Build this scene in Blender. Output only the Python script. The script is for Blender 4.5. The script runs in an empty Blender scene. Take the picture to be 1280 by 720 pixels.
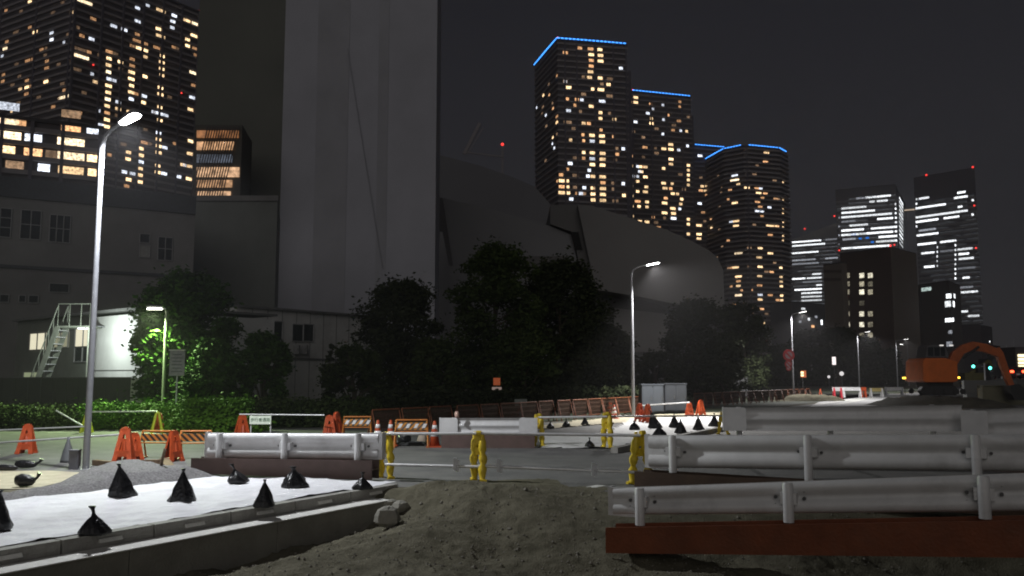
import bpy, math, random
import numpy as np
from mathutils import Vector, Matrix, noise
random.seed(7); RS = np.random.RandomState(11)
sc = bpy.context.scene; COL = sc.collection
R = math.radians
# ------------------------------------------------------------------ camera model
F, HZ, CAMH = 1060.0, 110.0, 1.7
T = math.atan2(HZ, F); CT, ST = math.cos(T), math.sin(T)
def ray(px, py):
    yi = (360-py)/F
    return Vector(((px-640)/F, CT-yi*ST, ST+yi*CT))
CAM = Vector((0, 0, CAMH))
def G(px, py, z=0.0):            # where the sight line meets the level z
    d = ray(px, py); return CAM + d*((z-CAMH)/d.z)
def W(px, py, Y):                # where it meets the distance Y
    d = ray(px, py); return CAM + d*(Y/d.y)
def XZ(px, py, Y):
    p = W(px, py, Y); return p.x, p.z
# ------------------------------------------------------------------ materials
MATS = {}
def mat(name, col, rough=.7, metal=0, var=.12, scale=6, bump=0, bscale=30, spec=.5, col2=None, vlo=.35, vhi=.65, dirt=0):
    if name in MATS: return MATS[name]
    m = bpy.data.materials.new(name); m.use_nodes = True; MATS[name] = m
    nt = m.node_tree; N = nt.nodes; L = nt.links; b = N['Principled BSDF']
    b.inputs['Roughness'].default_value = rough; b.inputs['Metallic'].default_value = metal
    b.inputs['Specular IOR Level'].default_value = spec
    tc = N.new('ShaderNodeTexCoord')
    nz = N.new('ShaderNodeTexNoise'); nz.inputs['Scale'].default_value = scale; nz.inputs['Detail'].default_value = 6
    nz.inputs['Roughness'].default_value = .65
    L.new(tc.outputs['Object'], nz.inputs['Vector'])
    cr = N.new('ShaderNodeValToRGB')
    c = Vector(col); c2 = Vector(col2) if col2 else c*(1+var)
    c1 = c if col2 else c*(1-var)
    cr.color_ramp.elements[0].position = vlo; cr.color_ramp.elements[1].position = vhi
    cr.color_ramp.elements[0].color = (*c1, 1); cr.color_ramp.elements[1].color = (*c2, 1)
    L.new(nz.outputs['Fac'], cr.inputs['Fac'])
    out = cr.outputs['Color']
    if dirt:
        n2 = N.new('ShaderNodeTexNoise'); n2.inputs['Scale'].default_value = scale*.37; n2.inputs['Detail'].default_value = 9
        n2.inputs['Roughness'].default_value = .75
        L.new(tc.outputs['Object'], n2.inputs['Vector'])
        c3 = N.new('ShaderNodeValToRGB'); c3.color_ramp.elements[0].position = .52; c3.color_ramp.elements[1].position = .72
        c3.color_ramp.elements[0].color = (0, 0, 0, 1); c3.color_ramp.elements[1].color = (dirt, dirt, dirt, 1)
        L.new(n2.outputs['Fac'], c3.inputs['Fac'])
        mx = N.new('ShaderNodeMixRGB'); mx.inputs['Color2'].default_value = (.09, .075, .055, 1)
        L.new(c3.outputs['Color'], mx.inputs['Fac']); L.new(out, mx.inputs['Color1']); out = mx.outputs['Color']
    L.new(out, b.inputs['Base Color'])
    if bump:
        n3 = N.new('ShaderNodeTexNoise'); n3.inputs['Scale'].default_value = bscale; n3.inputs['Detail'].default_value = 8
        L.new(tc.outputs['Object'], n3.inputs['Vector'])
        bp = N.new('ShaderNodeBump'); bp.inputs['Strength'].default_value = bump; bp.inputs['Distance'].default_value = .05
        L.new(n3.outputs['Fac'], bp.inputs['Height']); L.new(bp.outputs['Normal'], b.inputs['Normal'])
    return m
def emit(name, col, st, sample=False):
    if name in MATS: return MATS[name]
    m = bpy.data.materials.new(name); m.use_nodes = True; MATS[name] = m
    b = m.node_tree.nodes['Principled BSDF']
    b.inputs['Base Color'].default_value = (.05, .05, .05, 1)
    b.inputs['Emission Color'].default_value = (*col, 1); b.inputs['Emission Strength'].default_value = st
    if not sample: m.cycles.emission_sampling = 'NONE'
    return m
def lit_window_mat(name, col, st):
    """a lit room behind glass: curtains, furniture and ceiling light make it uneven"""
    if name in MATS: return MATS[name]
    m = bpy.data.materials.new(name); m.use_nodes = True; MATS[name] = m
    nt = m.node_tree; N = nt.nodes; L = nt.links; b = N['Principled BSDF']
    b.inputs['Base Color'].default_value = (.04, .04, .04, 1); b.inputs['Roughness'].default_value = .2
    tc = N.new('ShaderNodeTexCoord'); nz = N.new('ShaderNodeTexNoise'); nz.inputs['Scale'].default_value = 1.6; nz.inputs['Detail'].default_value = 3
    L.new(tc.outputs['Object'], nz.inputs['Vector'])
    mr = N.new('ShaderNodeMapRange'); mr.inputs[1].default_value = .3; mr.inputs[2].default_value = .7
    mr.inputs[3].default_value = st*.3; mr.inputs[4].default_value = st*1.5
    L.new(nz.outputs['Fac'], mr.inputs[0]); L.new(mr.outputs[0], b.inputs['Emission Strength'])
    oi = N.new('ShaderNodeObjectInfo'); mr2 = N.new('ShaderNodeMapRange'); mr2.inputs[3].default_value = .5; mr2.inputs[4].default_value = 1.5
    L.new(oi.outputs['Random'], mr2.inputs[0]); mm = N.new('ShaderNodeMath'); mm.operation = 'MULTIPLY'
    L.new(mr.outputs[0], mm.inputs[0]); L.new(mr2.outputs[0], mm.inputs[1]); L.new(mm.outputs[0], b.inputs['Emission Strength'])
    b.inputs['Emission Color'].default_value = (*col, 1)
    m.cycles.emission_sampling = 'NONE'
    return m
def stripes(name, ca, cb, k, slant=1.0, rough=.5):
    m = bpy.data.materials.new(name); m.use_nodes = True; MATS[name] = m
    nt = m.node_tree; N = nt.nodes; L = nt.links; b = N['Principled BSDF']; b.inputs['Roughness'].default_value = rough
    tc = N.new('ShaderNodeTexCoord'); sp = N.new('ShaderNodeSeparateXYZ'); L.new(tc.outputs['Object'], sp.inputs[0])
    a = N.new('ShaderNodeMath'); a.operation = 'MULTIPLY'; a.inputs[1].default_value = slant; L.new(sp.outputs['Z'], a.inputs[0])
    s = N.new('ShaderNodeMath'); s.operation = 'ADD'; L.new(sp.outputs['X'], s.inputs[0]); L.new(a.outputs[0], s.inputs[1])
    u = N.new('ShaderNodeMath'); u.operation = 'MULTIPLY'; u.inputs[1].default_value = k; L.new(s.outputs[0], u.inputs[0])
    f = N.new('ShaderNodeMath'); f.operation = 'FRACT'; L.new(u.outputs[0], f.inputs[0])
    g = N.new('ShaderNodeMath'); g.operation = 'GREATER_THAN'; g.inputs[1].default_value = .5; L.new(f.outputs[0], g.inputs[0])
    mx = N.new('ShaderNodeMixRGB'); mx.inputs['Color1'].default_value = (*ca, 1); mx.inputs['Color2'].default_value = (*cb, 1)
    L.new(g.outputs[0], mx.inputs['Fac']); L.new(mx.outputs[0], b.inputs['Base Color'])
    return m
# ------------------------------------------------------------------ mesh builder
class MB:
    def __init__(s): s.v = []; s.f = []; s.m = []; s.sm = []; s.mi = 0
    def add(s, vs, fs, smooth=False):
        o = len(s.v); s.v += [tuple(p) for p in vs]
        for f in fs: s.f.append(tuple(i+o for i in f)); s.m.append(s.mi); s.sm.append(smooth)
        return s
    def hexa(s, p):                      # 8 points: bottom ring 0-3, top ring 4-7
        return s.add(p, [(3, 2, 1, 0), (4, 5, 6, 7), (0, 1, 5, 4), (1, 2, 6, 5), (2, 3, 7, 6), (3, 0, 4, 7)])
    def box(s, c, d, M=None):
        c = Vector(c); x, y, z = d[0]/2, d[1]/2, d[2]/2
        ps = [Vector(q) for q in ((-x, -y, -z), (x, -y, -z), (x, y, -z), (-x, y, -z), (-x, -y, z), (x, -y, z), (x, y, z), (-x, y, z))]
        if M is not None: ps = [M @ q for q in ps]
        return s.hexa([c+q for q in ps])
    def bar(s, a, b, w, h, up=(0, 0, 1)):  # box beam from a to b; w sideways, h up
        a, b = Vector(a), Vector(b); d = (b-a).normalized(); up = Vector(up)
        sd = d.cross(up)
        if sd.length < 1e-4: sd = d.cross(Vector((1, 0, 0)))
        sd.normalize(); u = sd.cross(d)
        r = [(-1, -1), (1, -1), (1, 1), (-1, 1)]
        ps = [a+sd*(i*w/2)+u*(j*h/2) for i, j in r]+[b+sd*(i*w/2)+u*(j*h/2) for i, j in r]
        return s.hexa(ps)
    def tube(s, pts, rad, n=10, caps=True, sq=1.0):
        pts = [Vector(p) for p in pts]
        rad = rad if isinstance(rad, (list, tuple)) else [rad]*len(pts)
        vs = []; fs = []; pu = None
        for i, p in enumerate(pts):
            d = (pts[min(i+1, len(pts)-1)]-pts[max(i-1, 0)]).normalized()
            if pu is None:
                pu = d.cross(Vector((0, 1, 0)))
                if pu.length < .1: pu = d.cross(Vector((1, 0, 0)))
            pu = (pu-d*pu.dot(d)).normalized(); w = d.cross(pu)
            for k in range(n):
                a = 2*math.pi*k/n
                vs.append(p+(pu*math.cos(a)+w*(math.sin(a)*sq))*rad[i])
        for i in range(len(pts)-1):
            for k in range(n):
                k2 = (k+1) % n
                fs.append((i*n+k, i*n+k2, (i+1)*n+k2, (i+1)*n+k))
        s.add(vs, fs, True)
        if caps:
            s.add(vs[:n], [tuple(range(n))[::-1]]); s.add(vs[-n:], [tuple(range(n))])
        return s
    def lathe(s, o, prof, n=16, wob=0, seed=0, lean=(0, 0)):
        o = Vector(o); vs = []; fs = []; zt = max(p[1] for p in prof) or 1
        for (r, z) in prof:
            for k in range(n):
                a = 2*math.pi*k/n
                rr = r*(1+wob*(.5*(abs(math.sin(a*3.5+seed+z*3))-.5)+noise.noise(Vector((math.cos(a)*1.7+seed, math.sin(a)*1.7, z*7+seed)))+.6*math.sin(a*5+seed*2+z*9)*.5))
                vs.append(o+Vector((rr*math.cos(a)+lean[0]*(z/zt)**2, rr*math.sin(a)+lean[1]*(z/zt)**2, z)))
        for i in range(len(prof)-1):
            for k in range(n):
                k2 = (k+1) % n; fs.append((i*n+k, i*n+k2, (i+1)*n+k2, (i+1)*n+k))
        fs.append(tuple(range(n))[::-1]); fs.append(tuple((len(prof)-1)*n+k for k in range(n)))
        return s.add(vs, fs, True)
    def prism(s, poly, axis='z', a=0, b=1, org=(0, 0, 0), ux=(1, 0, 0), uy=(0, 0, 1), un=(0, 1, 0)):
        """poly in the (ux,uy) plane, extruded along un from a to b"""
        o, ux, uy, un = Vector(org), Vector(ux), Vector(uy), Vector(un); n = len(poly)
        vs = [o+ux*x+uy*y+un*a for x, y in poly]+[o+ux*x+uy*y+un*b for x, y in poly]
        fs = [tuple(range(n)), tuple(range(2*n-1, n-1, -1))]+[(i, i+n, (i+1) % n+n, (i+1) % n) for i in range(n)]
        return s.add(vs, fs)
    def footprint(s, pts, z0, z1):       # vertical prism over plan points
        n = len(pts); vs = [(p[0], p[1], z0) for p in pts]+[(p[0], p[1], z1) for p in pts]
        return s.add(vs, [tuple(range(n))[::-1], tuple(range(n, 2*n))]+[(i, (i+1) % n, (i+1) % n+n, i+n) for i in range(n)])
    def quad(s, *p): return s.add(p, [tuple(range(len(p)))])
    def build(s, name, m, parent=None, org=None, bevel=0):
        me = bpy.data.meshes.new(name)
        o = bpy.data.objects.new(name, me)
        if parent is not None: off = ORG[parent.name]
        else: off = Vector(org) if org is not None else Vector((0, 0, 0))
        me.from_pydata([(a-off.x, b-off.y, c-off.z) for a, b, c in s.v], [], s.f)
        for mm in (m if isinstance(m, (list, tuple)) else [m]): me.materials.append(mm)
        if len(s.f):
            me.polygons.foreach_set('material_index', s.m); me.polygons.foreach_set('use_smooth', s.sm)
        me.validate(); me.update()
        COL.objects.link(o)
        if parent is not None: o.parent = parent; ORG[o.name] = off
        else: o.location = off; ORG[o.name] = off
        if bevel:
            bv = o.modifiers.new('b', 'BEVEL'); bv.width = bevel; bv.segments = 2; bv.limit_method = 'ANGLE'
        return o
ORG = {}
def tag(o, label, cat, group=None, kind=None):
    if label: o['label'] = label
    if cat: o['category'] = cat
    if group: o['group'] = group
    if kind: o['kind'] = kind
    return o
def thing(name, label, cat, loc=(0, 0, 0), group=None):
    o = bpy.data.objects.new(name, None); COL.objects.link(o); o.location = loc; ORG[o.name] = Vector(loc)
    o.empty_display_size = .3
    return tag(o, label, cat, group)
def struct(o): o['kind'] = 'structure'; return o
def dup(root, loc, rz, label=None, scale=None):
    r = root.copy(); COL.objects.link(r); r.location = loc; r.rotation_euler = (0, 0, rz)
    if scale: r.scale = scale
    if label: r['label'] = label
    for ch in root.children:
        c = ch.copy(); COL.objects.link(c); c.parent = r
        for g in ch.children:
            d = g.copy(); COL.objects.link(d); d.parent = c
    return r
# ------------------------------------------------------------------ shared materials
white_steel = mat('white_painted_steel', (.72, .72, .72), .45, .1, .06, 4, .15, 60, dirt=.35)
dull_steel = mat('dusty_white_steel', (.68, .68, .67), .5, .1, .06, 3, .08, 50, dirt=.3)
galv = mat('galvanised_steel', (.55, .56, .58), .42, .55, .12, 14, .05, 40)
pole_m = mat('grey_pole_paint', (.26, .265, .285), .5, .1, .08, 9)
brown_base = mat('brown_painted_beam', (.13, .085, .075), .6, .1, .15, 3, .1, 40, dirt=.35)
rust_base = mat('rust_red_beam', (.19, .052, .018), .65, .1, .2, 2.5, .2, 30, dirt=.3)
dark_base = mat('dark_brown_beam', (.06, .035, .02), .65, .1, .2, 3, .1, 30)
bolt_m = mat('dark_bolt_steel', (.12, .12, .12), .5, .6)
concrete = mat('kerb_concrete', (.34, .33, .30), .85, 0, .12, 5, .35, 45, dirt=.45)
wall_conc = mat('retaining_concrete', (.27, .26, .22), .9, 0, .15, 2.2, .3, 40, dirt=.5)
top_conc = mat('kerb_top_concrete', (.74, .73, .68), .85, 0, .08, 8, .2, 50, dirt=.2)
yellow = mat('yellow_plastic', (.75, .55, .03), .42, 0, .12, 8, dirt=.3)
orange_pl = mat('orange_plastic', (.46, .068, .016), .5, 0, .15, 8, dirt=.3)
orange_pt = mat('orange_painted_tube', (.5, .17, .03), .5, .1, .2, 10, dirt=.4)
black_bag = mat('black_plastic_bag', (.012, .012, .014), .28, 0, .2, 12, .5, 25)
dark_rub = mat('dark_rubber', (.02, .02, .02), .7)
cone_white = mat('reflective_white_band', (.8, .8, .8), .4)
wood = mat('old_timber', (.17, .11, .065), .8, 0, .3, 12, .3, 40)
M_w = [lit_window_mat('warm_lit_window', (1, .68, .36), 2.2), lit_window_mat('orange_lit_window', (1, .52, .24), 1.15),
       lit_window_mat('white_lit_window', (.82, .88, 1), 1.8), lit_window_mat('bright_cream_window', (1, .78, .5), 1.9),
       lit_window_mat('dim_lit_window', (1, .62, .36), .3)]
MW = dict(w=M_w[0], o=M_w[1], h=M_w[2], W=M_w[3], d=M_w[4])
office_w = lit_window_mat('office_lit_window', (.93, .97, 1), 2.2)
office_d = lit_window_mat('office_dim_window', (.85, .9, 1), .5)
office_g = lit_window_mat('office_glazing', (.85, .9, 1), .09)
blue_led = emit('blue_led', (.05, .3, 1), 3.2)
red_lamp = emit('red_beacon', (1, .05, .04), 2.2)
blue_win = emit('blue_screen', (.02, .25, 1), 1.0)

# ------------------------------------------------------------------ road frame:  u runs along the works, n across it
U = Vector((.53, .848, 0)); NN = Vector((.848, -.53, 0))
def SN(s, n, z=0): return U*s+NN*n+Vector((0, 0, z))
def sm(a, b, x):
    t = min(1, max(0, (x-a)/(b-a))); return t*t*(3-2*t)
def soil_h(x, y):
    n = x*NN.x+y*NN.y; s = x*U.x+y*U.y
    edge = 13.0-.65*sm(-.5, .6, x) if x < 1.2 else 12.35-(x-1.2)*.38           # where the dug area stops
    edge += .25*noise.noise(Vector((x*.8, 3.1, 0)))
    k = 1-sm(edge-(1.1+1.6*sm(-1.5, .5, x)*sm(5, 2.5, x)), edge, y)
    k = max(k*0, k) if n > -8.6 else 0
    z = -.52*k
    z += .06*k*max(0, y-9)*0
    mk = sm(-8.45, -8.0, n)
    m = mk*math.exp(-(((x+.85)/1.05)**2+((y-11.8)/1.15)**2)); z += .34*m
    m = mk*math.exp(-(((x+1.4)/1.1)**2+((y-10.3)/1.3)**2)); z += .13*m
    m = math.exp(-(((x-4.2)/1.3)**2+((y-8.0)/.55)**2)); z += .16*m
    m = math.exp(-(((x-.9)/1.6)**2+((y-10.9)/.9)**2)); z += .07*m
    if y < 14.5 and (k > .01 or abs(x+.6) < 2.5):
        f = max(k, mk*math.exp(-(((x+.6)/2)**2+((y-12)/1.5)**2)))
        z += f*(.07*noise.noise(Vector((x*.9, y*.9, 0)))+.045*noise.noise(Vector((x*2.6, y*2.6, 4)))
                +.034*abs(noise.noise(Vector((x*6, y*6, 1))))+.022*max(0, noise.noise(Vector((x*13, y*13, 8)))-.1)*2+.012*noise.noise(Vector((x*24, y*24, 2))))
        r = (x*.35+y*-.94); z += f*.05*(abs(math.sin(r*2.9+1.2*noise.noise(Vector((x*.6, y*.6, 9)))))-.6)*sm(11.8, 10.6, y)
    return z
def axis(a, b, st, far):
    v = list(np.arange(a, b+1e-6, st)); w = st
    lo, hi = v[0], v[-1]
    while hi < far: w *= 1.6; hi += w; lo -= w; v.append(hi); v.insert(0, lo)
    return v
xs = axis(-5.5, 8, .038, 3500); ys = axis(6.4, 13.8, .038, 3500)
vs = []
for y in ys:
    for x in xs:
        vs.append((x, y, soil_h(x, y) if (-8.2 < x < 9.2 and 0 < y < 15) or (abs(x) < 30 and y < 14) else (-.0 if y > 13 else -.52)))
nx = len(xs)
fs = [(j*nx+i, j*nx+i+1, (j+1)*nx+i+1, (j+1)*nx+i) for j in range(len(ys)-1) for i in range(nx-1)]
soil = mat('dug_soil', (.085, .078, .052), .95, 0, .35, 3.0, .7, 60, spec=.12, col2=(.19, .175, .125), vlo=.3, vhi=.7)
g = MB(); g.add(vs, fs, True); struct(g.build('ground', soil))
asphalt = mat('asphalt', (.11, .11, .108), .82, 0, .2, 1.3, .3, 90, spec=.35, col2=(.19, .186, .175), vlo=.3, vhi=.72)
def sheet(name, pts, m, z=.004):
    b = MB(); b.quad(*[(p[0], p[1], z) for p in pts]); return struct(b.build(name, m))
sheet('road', [(-60, 17), (-9, 15.6), (-4.5, 14.35), (-1.9, 13.3), (-.6, 13.1), (.4, 12.35), (1.4, 12.3), (6, 10.6), (30, 9), (60, 9), (380, 560), (330, 560), (60, 118), (6.8, 34), (-9, 27), (-60, 27)], asphalt)
# worn pale patch and markings
paint = mat('road_paint', (.6, .6, .56), .7, 0, .25, 9, dirt=.5)
def strip(name, a, b, w, m=paint, z=.008):
    a, b = Vector(a), Vector(b); d = (b-a); d.z = 0; d.normalize(); n = Vector((-d.y, d.x, 0))*w/2
    return sheet(name, [a-n, b-n, b+n, a+n], m, z)
strip('road_marking', G(722, 613), G(752, 607), .16)
strip('road_marking', G(0, 553), G(112, 546), .14)
strip('road_marking', G(60, 541), G(150, 537), .12)
strip('road_marking', G(600, 545), G(800, 541), .1)
pale = mat('pale_new_paving', (.46, .46, .46), .8, 0, .12, .5, .1, 30)
sheet('pavement', [G(1000, 515), G(1130, 512), G(1150, 492), G(1075, 493), G(1030, 499)], pale, .006)
strip('road_marking', G(1020, 506), G(1078, 498), .5, z=.012)
strip('road_marking', G(1045, 506), G(1092, 497), .5, z=.012)
grass_m = mat('verge_grass', (.03, .038, .018), .9, 0, .4, 4, .5, 30)
sheet('verge', [(-60, 27.0), (-9, 27.0), (6.4, 34.5), (60, 119), (40, 130), (-10, 60), (-60, 60)], grass_m, .006)
sand_m = mat('pale_sand', (.42, .38, .27), .9, 0, .15, 3, .3, 20)
sheet('sand_patch', [G(-40, 612), G(40, 612), G(75, 604), G(112, 592), G(60, 589), G(-40, 590)], sand_m, .012)

# ------------------------------------------------------------------ left bed with white sheet and kerbs
def cloth(poly_fn, s0, s1, n0, n1, zb, ds, dn, amp, seed):
    b = MB(); S = np.arange(s0, s1+ds/2, ds); Nn = np.arange(n0, n1+dn/2, dn); v = []
    for n in Nn:
        for s in S:
            p = SN(*poly_fn(s, n))
            q = Vector((p.x*1.0+seed, p.y*1.0, 0))
            z = zb+amp*(noise.noise(q*.8)+.35*noise.noise(q*3.1)+.5*(1-abs(noise.noise(Vector((s*1.3+n*.5, n*4-s*.8, seed))))*2)**3)+(.02*max(0, noise.noise(Vector((s*2.2, n*5, 9)))-.25) if n > -9.6 else 0)
            z += .022*math.exp(-((n-n1+.35)/.28)**2)*abs(noise.noise(Vector((s*3.1, n*3, 2))))*2
            v.append((p.x, p.y, max(z, .012)))
    m = len(S)
    b.add(v, [(j*m+i, j*m+i+1, (j+1)*m+i+1, (j+1)*m+i) for j in range(len(Nn)-1) for i in range(m-1)], True)
    return b
geo = mat('white_geotextile', (.76, .76, .78), .85, 0, .07, 2.2, .4, 9, dirt=.2)
bed = cloth(lambda s, n: (min(s, 9.55+(n+11.6)*.33), n), -3, 10.5, -11.75, -8.68, .045, .06, .06, .035, 0)
tag(bed.build('ground_sheet', geo), 'wrinkled white ground sheet covering the long bed behind the concrete kerb at left', 'sheet')
k = MB()
for i in range(13):
    s = 10.35-(i+1)*1.06; k.mi = 0
    k.hexa([SN(s+.012, -8.68, -.2), SN(s+1.048, -8.68, -.2), SN(s+1.048, -8.52, -.2), SN(s+.012, -8.52, -.2),
            SN(s+.012, -8.68, .045), SN(s+1.048, -8.68, .045), SN(s+1.048, -8.535, .045), SN(s+.012, -8.535, .045)])
    k.mi = 1
    k.hexa([SN(s+.40, -8.54, -.045), SN(s+.66, -8.54, -.045), SN(s+.66, -8.498, -.045), SN(s+.40, -8.498, -.045),
            SN(s+.40, -8.54, -.015), SN(s+.66, -8.54, -.015), SN(s+.66, -8.52, -.005), SN(s+.40, -8.52, -.005)])
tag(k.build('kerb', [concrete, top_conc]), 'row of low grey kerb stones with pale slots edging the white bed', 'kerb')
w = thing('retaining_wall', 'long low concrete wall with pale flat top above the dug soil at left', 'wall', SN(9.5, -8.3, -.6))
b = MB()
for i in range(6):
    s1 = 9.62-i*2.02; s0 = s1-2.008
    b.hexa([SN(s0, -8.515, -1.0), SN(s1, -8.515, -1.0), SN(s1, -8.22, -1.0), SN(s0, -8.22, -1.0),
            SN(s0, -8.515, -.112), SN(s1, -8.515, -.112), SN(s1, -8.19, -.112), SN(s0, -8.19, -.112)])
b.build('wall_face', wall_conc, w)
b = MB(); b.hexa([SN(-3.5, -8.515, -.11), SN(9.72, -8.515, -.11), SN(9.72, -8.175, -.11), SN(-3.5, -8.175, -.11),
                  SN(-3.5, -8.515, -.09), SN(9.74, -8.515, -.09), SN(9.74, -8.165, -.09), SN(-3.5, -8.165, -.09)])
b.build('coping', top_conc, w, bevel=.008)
def rock(px, py, r, label, grp='broken concrete lumps'):
    p = G(px, py, -.15); b = MB(); b.lathe(p-Vector((0, 0, r*.9)), [(r*.5, 0), (r*.95, r*.4), (r, r*.9), (r*.75, r*1.35), (r*.3, r*1.6)], 8, .55, px); b.sm = [False]*len(b.sm)
    o = b.build('concrete_lump', wall_conc, org=p); tag(o, label, 'rubble', grp)
rock(486, 644, .17, 'large broken concrete lump at the end of the low concrete wall')
rock(500, 633, .12, 'smaller dark lump wedged behind the large concrete lump')
rock(490, 630, .1, 'small lump touching the wall top end')
# gravel bank behind the bed
b = MB(); gs = []
S = np.arange(-3, 10.3, .08); Nv = np.arange(-14.6, -11.62, .08)
for n in Nv:
    for s in S:
        p = SN(s, n); c = -12.75+.25*math.sin(s*.7)
        nl = -13.1-1.4*sm(7, 9, s); e = sm(10.1, 9.2, s)*sm(nl, nl+.9, n)*sm(-11.65, -12.3, n)
        cut = sm(6.0, 8.6, s)
        z = -.03+e*(.09+.16*cut)*(1+.35*noise.noise(Vector((s*.8, n, 0))))+e*(.03*noise.noise(Vector((s*6, n*6, 0)))+.02*noise.noise(Vector((s*15, n*15, 0))))
        gs.append((p.x, p.y, z))
m_ = len(S); b.add(gs, [(j*m_+i, j*m_+i+1, (j+1)*m_+i+1, (j+1)*m_+i) for j in range(len(Nv)-1) for i in range(m_-1)], True)
gravel = mat('grey_gravel', (.13, .125, .125), .9, 0, .3, 28, .9, 60, col2=(.33, .32, .32), vlo=.35, vhi=.7)
struct(b.build('gravel_bank', gravel))
# ------------------------------------------------------------------ middle bed
midw = mat('crumpled_white_sheet', (.76, .76, .75), .85, 0, .06, 3, .4, 9, dirt=.2)
def polysheet(name, pxs, m, label, z=.03, amp=.05, lift=0):
    P = [G(x, y, z) for x, y in pxs]; xsm = [p.x for p in P]; ysm = [p.y for p in P]
    bb = MB(); st = .16; X = np.arange(min(xsm), max(xsm)+st, st); Y = np.arange(min(ysm), max(ysm)+st, st)
    def inside(x, y):
        c = False; j = len(P)-1
        for i in range(len(P)):
            if (P[i].y > y) != (P[j].y > y) and x < (P[j].x-P[i].x)*(y-P[i].y)/(P[j].y-P[i].y)+P[i].x: c = not c
            j = i
        return c
    vv = [(x, y, z+max(-.012, amp*(noise.noise(Vector((x*1.3, y*1.3, 3)))+.5*noise.noise(Vector((x*3.7, y*3.7, 5)))))) for y in Y for x in X]
    m2 = len(X); ff = []
    for j in range(len(Y)-1):
        for i in range(m2-1):
            if inside(X[i]+st/2, Y[j]+st/2): ff.append((j*m2+i, j*m2+i+1, (j+1)*m2+i+1, (j+1)*m2+i))
    bb.add(vv, ff, True); return tag(bb.build(name, m), label, 'sheet')
polysheet('ground_sheet', [(677, 559), (766, 559.5), (836, 545), (905, 532.5), (905, 520), (850, 521), (790, 523), (766, 537), (742, 542), (677, 545)], midw,
          'crumpled white ground sheet on the bed behind the row of yellow posts')
polysheet('ground_sheet', [(677, 536), (745, 530.5), (790, 527), (905, 519), (905, 515), (780, 520), (678, 531)], sand_m,
          'narrow pale sheet strip on the farther side of the middle bed')
b = MB(); a1, a2 = G(768, 561, .1), G(905, 534, .1); b.bar((a1.x, a1.y, .05), (a2.x, a2.y, .05), .16, .16)
tag(b.build('kerb', concrete), 'low concrete kerb along the front of the middle white bed', 'kerb')

# ------------------------------------------------------------------ black sandbags
def bag_profile(kind):
    if kind == 0: return [(.16, 0), (.175, .02), (.14, .10), (.105, .18), (.068, .27), (.034, .34), (.014, .38), (.018, .395), (.028, .42)]
    if kind == 1: return [(.15, 0), (.16, .03), (.125, .09), (.075, .15), (.03, .19), (.016, .22), (.018, .26), (.04, .30)]
    return [(.17, 0), (.175, .04), (.14, .11), (.085, .18), (.035, .22), (.022, .26), (.045, .29)]
def bag(px, py, kind, label, sc_=1, lean=(0, 0), z=.05, grp='black tied sandbags on the left white sheet'):
    p = G(px, py, z); p.z = z
    b = MB(); b.lathe(p, [(r*sc_, h*sc_) for r, h in bag_profile(kind)], 30, .27, px*.37, (lean[0]*sc_, lean[1]*sc_))
    o = b.build('sandbag', black_bag, org=p); tag(o, label, 'sandbag', grp)
bag(-6, 662, 0, 'black tied sandbag cut off by the left edge of the picture', 1, (.03, 0))
bag(119, 667, 1, 'black sandbag with curled knotted neck nearest the low kerb at left', .95, (-.05, 0))
bag(153, 620, 0, 'black peaked sandbag before the gravel bank, leaning left', 1.05, (-.07, 0))
bag(228, 627, 0, 'black pointed sandbag standing upright in the middle of the white sheet', 1.02)
bag(297, 603, 1, 'shiny black sandbag slumped left of the guardrail beam', .95, (-.12, 0))
bag(330, 633, 0, 'black pointed sandbag beside the kerb below the long guardrail', .8)
bag(369, 609, 2, 'broad black sandbag in front of the brown guardrail beam', 1.05, (-.04, 0))
bag(453, 611, 1, 'small crumpled black sandbag at the right tip of the white sheet', .8, (0, 0))
SB = 'loose black bags on the pale sand at far left'
def lying_bag(px, py, l, h, label, tail=True):
    p = G(px, py, .02); b = MB()
    b.tube([p+Vector((-l/2, 0, h*.45)), p+Vector((-l*.42, 0, h*.5)), p+Vector((-l*.2, 0, h*.52)), p+Vector((l*.15, 0, h*.5)), p+Vector((l*.4, 0, h*.42)), p+Vector((l*.5, 0, h*.4))],
           [.02, h*.42, h*.55, h*.5, h*.36, .02], 12)
    if tail: b.tube([p+Vector((l*.42, 0, h*.5)), p+Vector((l*.62, 0, h*.75)), p+Vector((l*.72, 0, h*1.15))], [.03, .02, .035], 8)
    tag(b.build('sandbag', black_bag, org=p), label, 'sandbag', SB)
lying_bag(31, 608, .3, .18, 'black bag lying on its side on pale sand, its tail raised')
lying_bag(32, 585, .4, .14, 'black bag lying behind the pale sand under the orange frame', True)
lying_bag(8, 588, .4, .1, 'flat black bag at the left edge behind the pale sand', False)
MG = 'black tied sandbags on the middle white sheet'
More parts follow.
